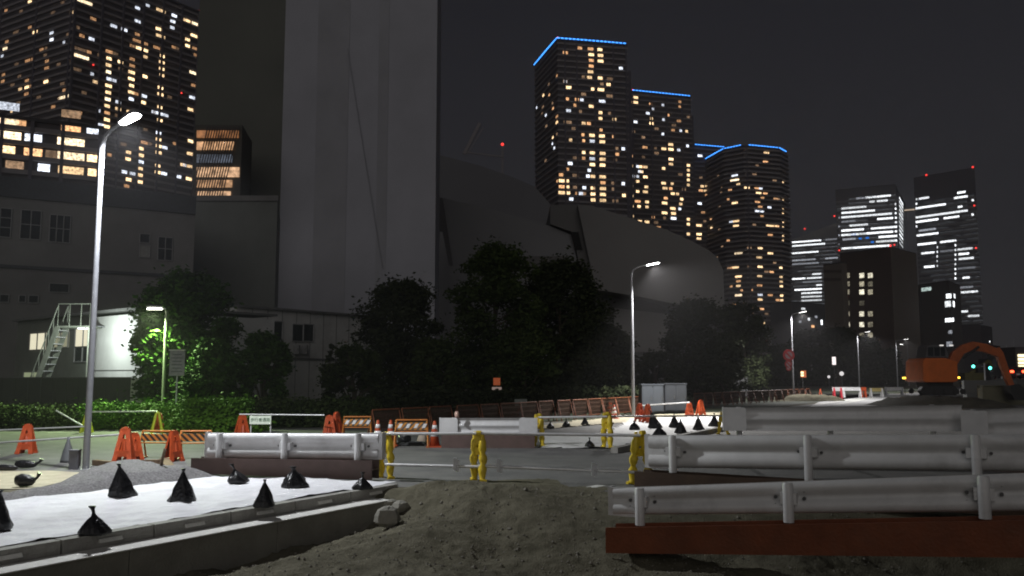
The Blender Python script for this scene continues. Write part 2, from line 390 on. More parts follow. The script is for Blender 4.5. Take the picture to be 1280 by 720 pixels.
for px, py, kd, s_, lb in [(688, 535, 2, .7, 'leftmost low black sandbag on the pale strip behind the yellow posts'),
        (708, 533, 2, .8, 'round black sandbag second from left on the pale strip'),
        (731, 531, 0, .75, 'black sandbag on the pale strip just left of the middle rear yellow post'),
        (737, 558, 1, .7, 'flattened black sandbag on the beige front part beside the middle rear post'),
        (793, 537, 2, .95, 'black sandbag just right of the middle rear yellow post'),
        (819, 535, 0, 1.35, 'tall leaning black sandbag with tip above the pipe'),
        (824, 545, 1, 1.2, 'black crumpled sandbag in front of the tall leaning one'),
        (843, 534, 0, 1.05, 'black cone shaped sandbag below the grey cabinet'),
        (851, 542, 0, 1.0, 'black sandbag nearest the guardrail top at the middle bed'),
        (873, 537, 0, 1.05, 'black pointed sandbag second from the right on the middle sheet'),
        (893, 533, 0, 1.05, 'black pointed sandbag beside the rightmost rear yellow post')]:
    bag(px, py, kd, lb, s_, (-.12 if px == 819 else 0, 0), .03, MG)

# ------------------------------------------------------------------ guardrails
def guardrail(a, b_, label, ztl, ztr, hl, hr, posts, m_rail, m_base, base=None, facing='post', endl=True, endr=False, grp='white guardrails on steel base beams', post_h=None):
    """a,b plan ends; zt top height, h beam depth; posts: fractions; base: (f0,f1,zb0,zt0,zb1,zt1,width)"""
    a, b_ = Vector((a[0], a[1], 0)), Vector((b_[0], b_[1], 0))
    d = (b_-a).normalized(); n = Vector((d.y, -d.x, 0))
    if n.y > 0: n = -n                       # n points to the camera side
    root = thing('guardrail', label, 'guardrail', (a+b_)/2, grp)
    prof = [(0, 0), (.02, -.03), (.055, -.10), (.055, -.30), (.015, -.42), (.0, -.5), (.015, -.58), (.055, -.70), (.055, -.90), (.02, -.97), (0, -1)]
    sgn = -1 if facing == 'post' else 1
    mb = MB(); N2 = 14; v = []
    for i in range(N2+1):
        t = i/N2; p = a.lerp(b_, t); zt = ztl+(ztr-ztl)*t; h = hl+(hr-hl)*t
        for th in (0, .008):
            for (o, z) in prof: v.append(p+n*(sgn*(-o)+th*1.0)+Vector((0, 0, zt+z*h)))
    K = len(prof); f = []
    for i in range(N2):
        for k_ in range(K-1):
            o0 = i*2*K+k_; o1 = (i+1)*2*K+k_
            f.append((o0, o0+1, o1+1, o1)); f.append((o0+K, o1+K, o1+1+K, o0+1+K))
        for k_ in (0, K-1): f.append((i*2*K+k_, i*2*K+k_+K, (i+1)*2*K+k_+K, (i+1)*2*K+k_))
    mb.add(v, f, True); mb.build('rail_beam', m_rail, root)
    for flag, p, zt, h, dd in ((endl, a, ztl, hl, -d), (endr, b_, ztr, hr, d)):
        if flag:
            e = MB(); pl = [(-.05, .004), (.34, .004), (.37, -.03), (.37, -h+.03), (.34, -h-.004), (-.05, -h-.004)]
            e.prism(pl, a=-.006 if sgn < 0 else .008, b=.03, org=p+Vector((0, 0, zt)), ux=-dd, uy=(0, 0, 1), un=n)
            e.prism([(-.07, .01), (-.05, .01), (-.05, -h), (-.07, -h)], a=-.12, b=.032, org=p+Vector((0, 0, zt)), ux=-dd, uy=(0, 0, 1), un=n)
            e.build('end_plate', m_rail, root)
    for t in posts:
        p = a.lerp(b_, t); zt = ztl+(ztr-ztl)*t; h = hl+(hr-hl)*t
        off = n*(.13 if facing == 'post' else -.2)
        zb = base[2]+(base[4]-base[2])*t if base else 0
        zbt = base[3]+(base[5]-base[3])*t if base else 0
        pb = MB(); q = p+off
        pb.tube([q+Vector((0, 0, zbt)), q+Vector((0, 0, zt-.02)), q+Vector((0, 0, zt))], [.056, .056, .045], 14)
        po = pb.build('post', m_rail, root)
        br = MB(); br.bar(q+Vector((0, 0, zt-h/2)), p+Vector((0, 0, zt-h/2)), h*.5, .12) if facing == 'post' else br.bar(q+Vector((0, 0, zt-h/2)), p-n*.07+Vector((0, 0, zt-h/2)), .1, h*.5)
        br.build('bracket', m_rail, po)
        if facing == 'post':
            for i in (-1, 1):
                for j in (-.25, -.5, -.75):
                    bo = MB(); c = p+d*(i*.15)+n*.02+Vector((0, 0, zt+j*h)); bo.tube([c, c+n*.035], .02, 6)
                    bo.build('bolt', bolt_m, po)
    if base:
        f0, f1, z0b, z0t, z1b, z1t, wd = base
        p0, p1 = a+(b_-a)*f0, a+(b_-a)*f1; bb = MB()
        p0 = p0+n*.12; p1 = p1+n*.12
        def run(o0, o1, q0, q1):      # part of the H section between relative offsets
            vv = []
            for p, zb_, zt_ in ((p0, z0b, z0t), (p1, z1b, z1t)):
                hh = zt_-zb_
                vv.append([p+n*o0+Vector((0, 0, zb_+q0*hh)), p+n*o1+Vector((0, 0, zb_+q0*hh)), p+n*o1+Vector((0, 0, zb_+q1*hh)), p+n*o0+Vector((0, 0, zb_+q1*hh))])
            bb.hexa([vv[0][0], vv[1][0], vv[1][1], vv[0][1], vv[0][3], vv[1][3], vv[1][2], vv[0][2]])
        run(wd/2-.02, wd/2, 0, 1); run(-wd/2, -wd/2+.02, 0, 1); run(-wd/2+.02, wd/2-.02, .47, .53)
        bb.build('base_beam', m_base, root)
    return root
def zt_at(py, Y): return XZ(640, py, Y)[1]
# A : left rail on brown beam
YA0, YA1 = 14.9, 14.1
a = W(262, 541, YA0); b2 = W(474, 541.5, YA1)
guardrail((a.x, a.y), (b2.x, b2.y), 'bright white guardrail with three posts behind the left white sheet', a.z, b2.z, .42, .42, [.09, .48, .90], white_steel, brown_base,
          base=(-.05, 1.0, zt_at(590, YA0), zt_at(571, YA0), zt_at(598, YA1), zt_at(574, YA1), .3), endr=True)
# B : farther flat one
YB = 20.6
a = W(553, 522.5, YB); b2 = W(668, 522.5, YB)
guardrail((a.x, a.y), (b2.x, b2.y), 'short bright white guardrail on tall brown beam behind the pipe barrier', a.z, b2.z, .36, .36, [.12, .88], white_steel, brown_base,
          base=(0, 1.0, 0, .34, 0, .34, .3), facing='rail', endr=True)
# C
YC = 16.2
a = W(908, 509.5, YC+.5); b2 = W(1203, 506, YC)
guardrail((a.x, a.y), (b2.x, b2.y), 'farthest grey white guardrail at right, below the orange excavator', a.z, b2.z, .44, .5, [.06, .455, .89], dull_steel, brown_base,
          base=(0, 1, .0, .22, 0, .22, .3), facing='rail')
a = W(1206, 513, YC-.3); b2 = W(1330, 507, YC-1.2)
guardrail((a.x, a.y), (b2.x, b2.y), 'second length of the farthest guardrail, running out at the right edge', a.z, b2.z, .46, .48, [.08, .9], dull_steel, brown_base,
          base=(0, 1, .0, .22, 0, .22, .3), facing='rail')
# D
YD0, YD1 = 13.0, 10.3
a = W(812, 544, YD0); b2 = W(1420, 542, 9.6)
guardrail((a.x, a.y), (b2.x, b2.y), 'middle of the three grey white guardrails at right, on a dark beam', a.z, b2.z, .48, .43, [.072, .40, .735], dull_steel, dark_base,
          base=(-.02, 1.0, .0, .29, .10, .34, .34))
# E : nearest
YE0, YE1 = 10.4, 8.3
a = W(768, 609.5, YE0); b2 = W(1420, 586, 7.9)
za0, za1 = zt_at(686, YE0), zt_at(655, YE0)
zb0, zb1 = zt_at(690, 7.95), zt_at(641, 7.95)
guardrail((a.x, a.y), (b2.x, b2.y), 'nearest white guardrail at lower right on a long rust red beam', a.z, b2.z, .32, .37, [.072, .40, .76], dull_steel, rust_base,
          base=(0, 1.0, za0, za1, zb0, zb1, .34))

# ------------------------------------------------------------------ yellow pipe stands
def make_stand(loc, h, label, rz=0, grp='yellow plastic pipe stands'):
    p = Vector(loc); b = MB(); k_ = h/.82
    def lobed(sx, oy):
        pts = []; rr = []
        prof = [(0, .085, .045), (.01, .075, .062), (.05, .066, .045), (.14, .058, .058), (.22, .06, .068), (.29, .064, .040), (.34, .07, .056), (.40, .062, .066), (.47, .052, .046), (.52, .046, .062),
                (.58, .040, .060), (.66, .036, .058), (.72, .030, .044), (.78, .036, .038), (.82, .036, .022)]
        for z, x, r in prof: pts.append(p+Vector((sx*(.040+x*.5)*k_*1.15, oy*(.10*(1-z/.82)+.012), z*k_))); rr.append(r*k_*(1.12 if r > .05 else .95))
        b.tube(pts, rr, 12)
        b.tube([p+Vector((sx*.04, oy*.15, .02))*1, p+Vector((sx*.16*k_, oy*.14, .018))], [.045*k_, .03*k_], 10)
        b.tube([p+Vector((sx*.075*k_, oy*.05, .43*k_)), p+Vector((sx*.13*k_, oy*.055, .36*k_)), p+Vector((sx*.12*k_, oy*.06, .29*k_))], [.03*k_, .032*k_, .02*k_], 8)
    lobed(-1, 1); lobed(1, -1)
    b.box(p+Vector((0, 0, .50*k_)), (.10*k_, .07*k_, .12*k_)); b.box(p+Vector((0, 0, .68*k_)), (.09*k_, .06*k_, .16*k_))
    t = thing('pipe_stand', label, 'pipe stand', p, grp); b.build('stand_body', yellow, t)
    c = MB(); c.tube([p+Vector((-.03*k_, -.05, .80*k_)), p+Vector((.05*k_, -.05, .80*k_))], .042*k_, 10); c.build('pipe_clip', yellow, t)
    t.rotation_euler[2] = rz
    return t
def stand_px(px, pyb, pyt, label, rz=0):
    p = G(px, pyb); h = XZ(px, pyt, p.y)[1]; make_stand((p.x, p.y, .004), h, label, rz); return p
s1 = stand_px(482, 598, 541, 'yellow lobed stand at the right end of the left guardrail', .15)
s2 = stand_px(598, 602, 540, 'yellow lobed stand in the middle of the front pipe barrier above the soil heap', -.1)
s3 = stand_px(801, 606, 540, 'front yellow stand touching the end of the middle right guardrail', .5)
r1 = stand_px(673, 558, 518, 'rear yellow stand at the right end of the short white guardrail', .1)
r2 = stand_px(759, 560, 516, 'rear yellow stand in the middle of the crumpled white sheet', -.2)
r3 = stand_px(904, 543, 515, 'rear yellow stand at the left end of the farthest guardrail', .6)
pipe_w = mat('white_pipe', (.7, .7, .7), .4, .3, .1, 6); pipe_d = mat('dark_pipe', (.13, .115, .10), .5, .4)
PG = 'scaffold pipes of the barrier'
def pipe(a, b_, label, m=pipe_w, r=.024, grp=PG):
    o = MB(); o.tube([a, b_], r, 10); return tag(o.build('barrier_pipe', m, org=a), label, 'pipe', grp)
def ptop(p, py): return Vector((p.x, p.y-.06, XZ(640, py, p.y)[1]))
pipe(ptop(s1, 542), ptop(s2, 541.5), 'upper white pipe between the left and the middle front yellow stands')
pipe(ptop(s2, 541.5)+Vector((.01, .03, 0)), ptop(s3, 544), 'upper pipe from the middle front yellow stand to the right one')
lo1 = pipe(ptop(s1, 580)-Vector((.0, .03, 0)), ptop(s2, 583), 'lower white pipe between the left and the middle front yellow stands')
lo2 = pipe(ptop(s2, 582), ptop(s3, 590), 'lower grey pipe from the middle front yellow stand to the right one', pipe_w)
pipe(ptop(r1, 521.5), ptop(r2, 520.5), 'rear upper pipe left of the middle rear yellow stand')
pipe(ptop(r2, 520.5)+Vector((0, .04, 0)), ptop(r3, 519.5), 'rear upper pipe right of the middle rear yellow stand')
pipe(ptop(r1, 543.5)+Vector((-2.2, .3, 0)), ptop(r2, 543)+Vector((.9, -.3, 0)), 'dark lower pipe crossing before the crumpled white sheet', pipe_d)
def clamp_on(a, b_, px, label):
    t = (px-W(640, 500, 10).x*0-0)  # fraction found from the picture column
    best = min((abs(640+F*(a.lerp(b_, q/200).x)/(CT*a.lerp(b_, q/200).y+ST*(a.lerp(b_, q/200).z-CAMH))-px), q/200) for q in range(201))[1]
    p = a.lerp(b_, best); m = MB(); m.box(p+Vector((0, -.03, .03)), (.05, .06, .2)); m.box(p+Vector((.045, -.035, .06)), (.05, .05, .09)); m.box(p+Vector((.045, -.035, -.05)), (.05, .05, .08))
    tag(m.build('pipe_clamp', galv, org=p), label, 'clamp', 'clamps on the lower pipe')
la, lb_, lc = ptop(s1, 580), ptop(s2, 582.5), ptop(s3, 590)
clamp_on(la, lb_, 569, 'grey clamp plate on the lower pipe left of the middle yellow stand')
clamp_on(lb_, lc, 623, 'grey clamp plate on the lower pipe just right of the middle yellow stand')
clamp_on(lb_, lc, 741, 'grey clamp plate on the lower pipe near the short white road line')

# ------------------------------------------------------------------ street lamps
def lamp(px, pyb, Y, label, power, hz=6.2, arm=(.72, -.1), head_tilt=.1, col=(1, .98, .97), r0=.075, emit_st=30, spot=150, tilt=(0, 0)):
    p = G(px, pyb) if Y is None else Vector((W(px, 470, Y).x, Y, 0))
    p.z = 0
    t = thing('street_lamp', label, 'street lamp', p, 'street lamps along the works')
    b = MB(); b.tube([p, p+Vector((0, 0, 2)), p+Vector((0, 0, hz-.15))], [r0, r0*.93, r0*.72], 16); b.build('pole', pole_m, t)
    b = MB(); b.tube([p, p+Vector((0, 0, .02))], r0*2.1, 16)
    for k_ in range(4):
        a_ = k_*math.pi/2+.6; b.tube([p+Vector((math.cos(a_)*r0*1.6, math.sin(a_)*r0*1.6, .02)), p+Vector((math.cos(a_)*r0*1.6, math.sin(a_)*r0*1.6, .07))], .012, 6)
    b.build('base_plate', galv, t)
    ax, ay = arm; e = p+Vector((ax, ay, hz+.22))
    b = MB(); b.tube([p+Vector((0, 0, hz-.7)), p+Vector((0, 0, hz-.18)), p+Vector((ax*.12, ay*.12, hz+.02)), p+Vector((ax*.45, ay*.45, hz+.15)), e], [.05, .05, .042, .036, .034], 12); b.build('arm', pole_m, t)
    d = Vector((ax, ay, 0)).normalized(); s_ = Vector((-d.y, d.x, 0)); u_ = (d+Vector((0, 0, .18))).normalized(); q = e-u_*.05
    h = MB(); up = s_.cross(u_)*-1
    if up.z < 0: up = -up
    pl = [(0, -.05), (.10, -.085), (.5, -.12), (.62, -.09), (.66, 0), (.62, .09), (.5, .12), (.10, .085), (0, .05)]
    h.prism(pl, a=-.02, b=.05, org=q, ux=u_, uy=s_, un=up); hd = h.build('lamp_head', pole_m, t, bevel=.012)
    g_ = MB(); g_.prism([(x*.82+.07, y*.86) for x, y in pl], a=-.035, b=-.022, org=q, ux=u_, uy=s_, un=up)
    g_.build('lamp_lens', emit('lens_%d' % int(emit_st), (1, .98, .95), emit_st), hd)
    if power:
        l = bpy.data.lights.new('lamp_light', 'SPOT'); l.energy = power; l.color = col; l.spot_size = R(spot); l.spot_blend = .45; l.shadow_soft_size = .12
        lo = bpy.data.objects.new('lamp_light', l); COL.objects.link(lo); lo.parent = t; lo.location = (q+u_*.35-Vector((0, 0, .12)))-p
        lo.rotation_euler = (R(tilt[0]), R(tilt[1]), 0)
    return t
LP = 1.0
lamp(113, 585, 15.7, 'tall grey street lamp with bright head standing nearest, at left', 2700*LP, 6.15, (.5, -.35), col=(.93, .96, 1), emit_st=60, r0=.06)
lamp(791, 520, 36, 'grey street lamp with bright head right of the dark trees, before the grey cabinet', 5600*LP, 6.2, (.62, -.1), col=(1, .98, .96), emit_st=60, tilt=(-14, -24), spot=140)
lamp(991, 499, 62, 'street lamp with two round red signs on its pole, below the cylinder tower', 4500*LP, 6.1, (.55, -.1), emit_st=8)
lamp(1073.5, 490, 90, 'far street lamp in front of the brown hotel block', 3000*LP, 6.1, (.8, -.1), emit_st=8)
lamp(1121.5, 487, 108, 'farthest street lamp, just left of the orange excavator', 1800*LP, 6.1, (1, -.1), emit_st=8)
lamp(1136, 487, 150, 'very distant street lamp beside the excavator cab', 0, 7, (-.8, -.1), emit_st=8)
# small green tinted lamp
p = W(205, 470, 30); p.z = 0
t = thing('garden_lamp', 'short pole lamp with flat bright head among the green trees at left', 'lamp', p)
top = XZ(205, 388, 30)[1]
b = MB(); b.tube([p, p+Vector((0, 0, top))], [.06, .052], 12); b.build('pole', mat('pale_green_pole', (.2, .23, .17), .5), t)
b = MB(); hp = p+Vector((-.38, -.1, top+.1)); b.tube([hp+Vector((-.32, 0, .03)), hp+Vector((-.2, 0, .03)), hp+Vector((.2, 0, .0)), hp+Vector((.36, .08, -.06))], [.03, .06, .06, .03], 12, sq=.6); hd = b.build('lamp_head', pole_m, t)
b = MB(); b.box(hp+Vector((0, 0, -.055)), (.5, .14, .04)); b.build('lamp_lens', emit('green_lens', (1, 1, .8), 14), hd)
def point(par, loc, e, col, size=.12, typ='POINT', spot=160):
    l = bpy.data.lights.new('lamp_light', typ); l.energy = e; l.color = col; l.shadow_soft_size = size
    if typ == 'SPOT': l.spot_size = R(spot); l.spot_blend = .7
    o = bpy.data.objects.new('lamp_light', l); COL.objects.link(o); o.parent = par; o.location = Vector(loc)-ORG[par.name]; return o
point(t, hp+Vector((0, -.15, -.2)), 3300, (.74, 1, .5), typ='SPOT', spot=150).rotation_euler = (-R(28), 0, 0)

# ------------------------------------------------------------------ towers
slab_m = mat('balcony_concrete', (.28, .26, .27), .85, 0, .1, .05)
body_m = mat('tower_body', (.07, .063, .07), .7, 0, .2, .08)
fin_m = mat('tower_fin', (.11, .105, .13), .7)
roof_m = mat('tower_roof', (.05, .05, .055), .8)
def isect(face, px, py):
    P, Q = face; d = ray(px, py); e = Q-P
    # CAM + d*t  on the vertical plane through P,Q
    n = Vector((e.y, -e.x, 0)); den = d.dot(n)
    t = (P-CAM).dot(n)/den
    h = CAM+d*t; return h, (h-P).dot(e)/e.length
def tower(name, label, cat, corners, H, pitch, zoff=(0, 0, 1), lits=(), winw=3.0, faces=None, led=(), fins=(), crown=0, parapet=(1.05, .55), grp='tall apartment towers with lit windows', depth=None, base=0, slabm=None, bm=None, wrange=None, cols=None, more=0, ymax=250):
    zx_ = zoff
    """corners: roof pixels left->right of the visible outline; the rest of the plan closes behind"""
    P = [G(x, y, H) for x, y in corners]; P = [Vector((p.x, p.y, 0)) for p in P]
    if len(P) == 2:
        e = P[1]-P[0]; nb = Vector((-e.y, e.x, 0)).normalized()*(depth or 30); plan = [P[0], P[1], P[1]+nb, P[0]+nb]
    elif len(P) == 3: plan = P+[P[0]+P[2]-P[1]]
    else:
        c = (P[0]+P[-1])/2+Vector((0, 6, 0)); back = [c*2-p for p in P[1:-1]]; plan = P+back
    t = thing(name, label, cat, plan[0], grp)
    b = MB(); b.footprint(plan, base, H-.3); b.build('wall', bm or body_m, t)
    cen = sum(plan, Vector())/len(plan)
    def off(d): # offset plan outward
        out = []
        m = len(plan)
        for i in range(m):
            p0, p1, p2 = plan[i-1], plan[i], plan[(i+1) % m]
            n1 = Vector(((p1-p0).y, -(p1-p0).x, 0)).normalized(); n2 = Vector(((p2-p1).y, -(p2-p1).x, 0)).normalized()
            k2 = (n1+n2); k2 = k2/(k2.dot(n1)) if k2.dot(n1) > .2 else n1
            out.append(p1+k2*d)
        return out
    # all balconies share one mesh per tower
    nf = int((H-crown)/pitch); o_ = off(parapet[1])
    b = MB(); b.footprint(o_, 0, parapet[0]); first = None
    for i in range(1, nf):
        z = H-crown-i*pitch
        if z < base: break
        if first is None:
            first = b.build('balcony', slabm or slab_m, t); first.location.z += z; fz = z
        else:
            c = first.copy(); COL.objects.link(c); c.parent = t; c.location.z = z
    b = MB(); b.footprint(off(.5), H-crown-.05 if crown else H-1.0, H); b.build('roof', roof_m, t)
    nv = len(P)-1
    for fi, fr in fins:              # vertical fins
        A, B = P[fi], P[fi+1]; e = (B-A).normalized(); n = Vector((e.y, -e.x, 0)); b = MB()
        for q in fr:
            p_ = A.lerp(B, q); ps = [p_-e*.45-n*.2, p_+e*.45-n*.2, p_+e*.45+n*(parapet[1]+.25), p_-e*.45+n*(parapet[1]+.25)]
            b.footprint([ps[0], ps[3], ps[2], ps[1]][::-1], base, H-1)
        b.build('fins', fin_m, t)
    # lit windows, each snapped to its storey
    zx, zy, zs = zoff; cnt = 0
    big = lits if len(lits) <= 100 else lits[:100]
    xb = MB(); xm = []; lits = list(lits)
    if more:
        xr = [c[0] for c in corners]; rg = random.Random(len(lits)*3+more); y0_ = max(c[1] for c in corners)+14
        for q in range(more):
            px = rg.uniform(xr[0]+3, xr[-1]-2); py = rg.uniform(max(y0_, 5), ymax)
            lits.append(((px-zx_[0])*zx_[2], (py-zx_[1])*zx_[2], rg.choice('ddoowh'), winw*rg.uniform(.5, .9)))
    for li, L_ in enumerate(lits):
        x, y, c = L_[0], L_[1], L_[2]; ww = L_[3] if len(L_) > 3 else winw
        px, py = zx+x/zs, zy+y/zs
        for fi in range(nv):
            h, u = isect((P[fi], P[fi+1]), px, py); ln = (P[fi+1]-P[fi]).length
            if -.5 <= u <= ln+.5: break
        else: continue
        e = (P[fi+1]-P[fi]).normalized(); n = Vector((e.y, -e.x, 0))
        i = round((H-crown-h.z)/pitch+.2); z = H-crown-i*pitch+parapet[0]+.05; hh = pitch-parapet[0]-.55
        u = min(max(u, ww/2+.2), ln-ww/2-.2)
        c0 = P[fi]+e*u+n*.08; zz = z+hh/2; mm_ = MW[c] if c in MW else c
        b = MB() if li < 99 else xb
        if li >= 99:
            if mm_ not in xm: xm.append(mm_)
            b.mi = xm.index(mm_)
        ex = ww*random.uniform(.8, 1.12)
        b.bar(c0-e*ex/2+Vector((0, 0, zz)), c0+e*ex/2+Vector((0, 0, zz)), .16, hh)
        if li < 99: b.build('window', mm_, t)
    if xb.f: xb.build('window', xm, t)['kind'] = 'stuff'
    # led edges
    for (x0, y0, x1, y1) in led:
        q0, q1 = G(x0, y0, H), G(x1, y1, H); dn = max(2, int((q1-q0).length/2.2)); b = MB()
        out = Vector((cen.x, cen.y, 0)); 
        for i in range(dn):
            a_ = q0.lerp(q1, i/dn); c_ = q0.lerp(q1, (i+.7)/dn); mid = (a_+c_)/2-out; mid.z = 0; sh = mid.normalized()*.8
            b.bar(a_+sh+Vector((0, 0, .1)), c_+sh+Vector((0, 0, .1)), .45, .6)
        b.build('led_strip', blue_led, t)
    return t, P, plan
def beacon(t, p, r=.8):
    r *= .62; b = MB(); b.lathe(p, [(r*.5, 0), (r, r*.5), (r, r*1.2), (r*.5, r*1.8)], 8); b.build('beacon', red_lamp, t)
L1 = [(155,115,'o'),(195,102,'o',4),(228,105,'o'),(255,107,'w'),(230,122,'w'),(257,124,'w'),(230,140,'o'),(257,142,'w'),(230,157,'o'),(228,173,'w'),(256,192,'w'),(132,182,'o',2.4),(155,202,'h',2),(163,219,'w'),(207,188,'d',2),(225,188,'w'),(316,162,'h',2),(258,227,'w'),(160,253,'o',2),(203,259,'h',2),(262,261,'h'),(230,277,'w'),(134,288,'o'),(163,290,'h'),(257,296,'w',2.4),(283,297,'d',2),(134,306,'o'),(208,310,'w',2),(257,310,'w',2.4),(134,322,'w'),(165,322,'d'),(232,348,'w'),(261,349,'w'),(295,352,'o',2),(206,347,'o',2),(170,361,'w',2),(234,366,'h'),(262,366,'w'),(323,388,'h',2),(234,401,'w'),(263,401,'w'),(208,401,'w',2),(234,418,'h'),(263,420,'w'),(208,420,'o',2),(234,436,'w'),(263,438,'w'),(300,425,'d',2),(160,450,'o',2),(235,471,'w'),(263,475,'w'),(323,493,'h',2),(137,485,'w'),(160,487,'w',2),(264,491,'o'),(137,503,'o'),(162,503,'w',2),(237,508,'w'),(264,508,'w'),(210,508,'h',2),(139,521,'w'),(164,521,'w',2),(237,524,'w'),(264,527,'w'),(210,524,'d',2),(237,543,'w'),(264,544,'w'),(172,541,'h',2),(325,530,'w',2),(90,265,'d'),(88,290,'d'),(72,280,'h',1.5),(185,420,'d'),(185,470,'d'),(283,240,'d'),(283,190,'d'),(185,500,'d'),(208,375,'o',1.5),(208,240,'d'),(100,330,'d'),(98,420,'d'),(107,200,'d'),(295,500,'d'),(300,540,'d')]
t1, P1, _ = tower('apartment_tower', 'tall square tower with blue lit roof edge, tallest right of centre', 'apartment tower', [(669, 81), (697, 48), (783, 55)], 190, 3.33,
      (640, 20, 2.3226), L1, 3.3, led=[(669, 81, 697, 48), (697, 48, 782, 55)], fins=[(1, (.1, .27, .53, .8, .985))], more=34)
b = MB(); e_ = (P1[2]-P1[1]).normalized(); nb_ = Vector((-e_.y, e_.x, 0))
b.footprint([P1[2]+nb_*4-e_*.1, P1[2]+nb_*4+e_*4, P1[2]+nb_*14+e_*4, P1[2]+nb_*14-e_*.1], 0, 176); b.build('stair_core', fin_m, t1)
beacon(t1, Vector((P1[1].x, P1[1].y, 190)))
L2 = [(358,245,'w'),(358,262,'w'),(345,258,'o',2),(408,278,'h',2.5),(438,267,'h',2),(487,258,'o',2),(487,270,'o',2),(358,320,'h'),(405,308,'w',2),(440,312,'h',2),(453,297,'o',2),(405,322,'w'),(490,343,'h',2),(438,352,'h',2),(385,380,'o'),(461,385,'w'),(440,398,'w'),(461,400,'w'),(461,415,'w'),(510,388,'h',2),(507,345,'w',2),(461,430,'w'),(365,438,'h',2),(387,438,'w'),(440,443,'w',2),(512,433,'w',2),(512,450,'w',2),(512,465,'w',2),(365,470,'h',2),(387,470,'w'),(512,480,'w',2),(365,487,'w',2.4),(390,500,'w',2.4),(440,490,'w'),(465,490,'w',2.5),(445,503,'w'),(512,500,'w',2),(365,515,'w',2.5),(387,517,'w'),(467,520,'w'),(350,530,'w',2),(365,545,'o'),(392,547,'w',2.4),(443,549,'w'),(350,563,'w',2),(369,562,'w',2.5),(392,562,'w',2.4),(467,563,'w'),(487,563,'h',2),(443,578,'w'),(469,580,'w'),(392,605,'w'),(469,594,'h'),(512,595,'w',2),(490,552,'w',2),(350,435,'w',2),(512,611,'w',2),(512,640,'w',2),(350,585,'w',2),(410,590,'o',2),(425,620,'o'),(350,500,'d'),(420,340,'d'),(470,320,'d'),(420,410,'d'),(490,470,'d')]
t2, P2, _ = tower('apartment_tower', 'second tall tower with blue lit roof line, directly right of the tallest one', 'apartment tower', [(782, 112.2), (863, 120.3)], 190, 3.33,
      (640, 20, 2.3226), L2, 3.6, led=[(791, 113.2, 862, 120.3)], fins=[(0, (.1, .38, .62, .86))], depth=42, more=30, ymax=285)
e_ = (P2[1]-P2[0]).normalized(); nb_ = Vector((-e_.y, e_.x, 0)); b = MB()
b.footprint([P2[1]+nb_*4-e_*.1, P2[1]+nb_*4+e_*4, P2[1]+nb_*16+e_*4, P2[1]+nb_*16-e_*.1], 0, 178); b.build('stair_core', fin_m, t2)
beacon(t2, Vector((P2[0].x, P2[0].y, 190))+e_*5)
L3 = [(545,405,'h',3),(548,405,'h',3),(552,495,'w',3),(565,495,'w',3),(562,512,'w',3),(548,510,'o',3),(565,530,'o',3),(545,555,'h',3),(543,611,'w',4),(543,641,'w',4),(543,656,'w',4),(555,580,'o',3),(548,470,'d',3),(560,600,'d',3)]
tower('apartment_tower', 'partly hidden tower with pale blue roof line between second tower and cylinder tower', 'apartment tower', [(862, 181), (905, 184)], 175, 3.33,
      (640, 20, 2.3226), L3, 3.6, led=[(869, 181, 905, 184)], depth=36)
L4 = [(272,71,'w'),(268,92,'o'),(162,138,'h',5),(162,160,'W',6),(215,182,'w'),(240,182,'o'),(245,206,'w'),(268,205,'o'),(162,232,'w',5),(140,232,'o',2),(240,273,'h'),(282,252,'h',3),(250,252,'o'),(167,300,'w',5),(167,323,'w',5),(285,322,'w',6),(308,322,'w',3),(285,343,'o'),(175,415,'W',6),(285,413,'w'),(250,390,'w'),(247,436,'w'),(165,463,'w',5),(250,462,'w'),(175,487,'w',5),(290,485,'o'),(248,485,'w'),(175,508,'o'),(175,533,'w'),(248,530,'o'),(175,557,'W',6),(250,557,'h'),(222,533,'o',2),(285,555,'o'),(250,578,'w',4),(255,602,'o'),(258,648,'w'),(262,672,'h'),(150,463,'o',2),(150,533,'o',2)]
L4 += [(329, y, 'w', 2.4) for y in (165, 232, 256, 282, 300, 325, 348, 372, 463, 490, 510, 533, 557, 578)]+[(x, y, 'd', 3) for x, y in ((105, 150), (110, 250), (108, 330), (230, 140), (300, 160), (230, 322), (302, 232), (100, 420), (222, 390), (225, 602), (300, 440), (115, 208), (240, 115), (230, 625))]
t4, P4, pl4 = tower('apartment_tower', 'round tower of curved balconies with dotted blue roof edge, right of the square towers', 'apartment tower', [(882, 199), (905, 186), (929, 181.5), (936, 181.5), (973, 185), (983, 191)], 165, 3.3,
      (860, 170, 2.7714), L4, 4, led=[(882, 199, 905, 186), (906, 186, 927, 181.5), (936, 181.5, 972, 185), (973, 185, 982, 190)], fins=[(2, (.5,))], parapet=(1.25, 1.5), more=26, ymax=400)
b = MB(); c_ = sum(pl4, Vector())/len(pl4); b.footprint([c_+Vector((-16, -12, 0)), c_+Vector((12, -14, 0)), c_+Vector((16, 12, 0)), c_+Vector((-12, 14, 0))], 164, 169); b.build('plant_room', roof_m, t4)
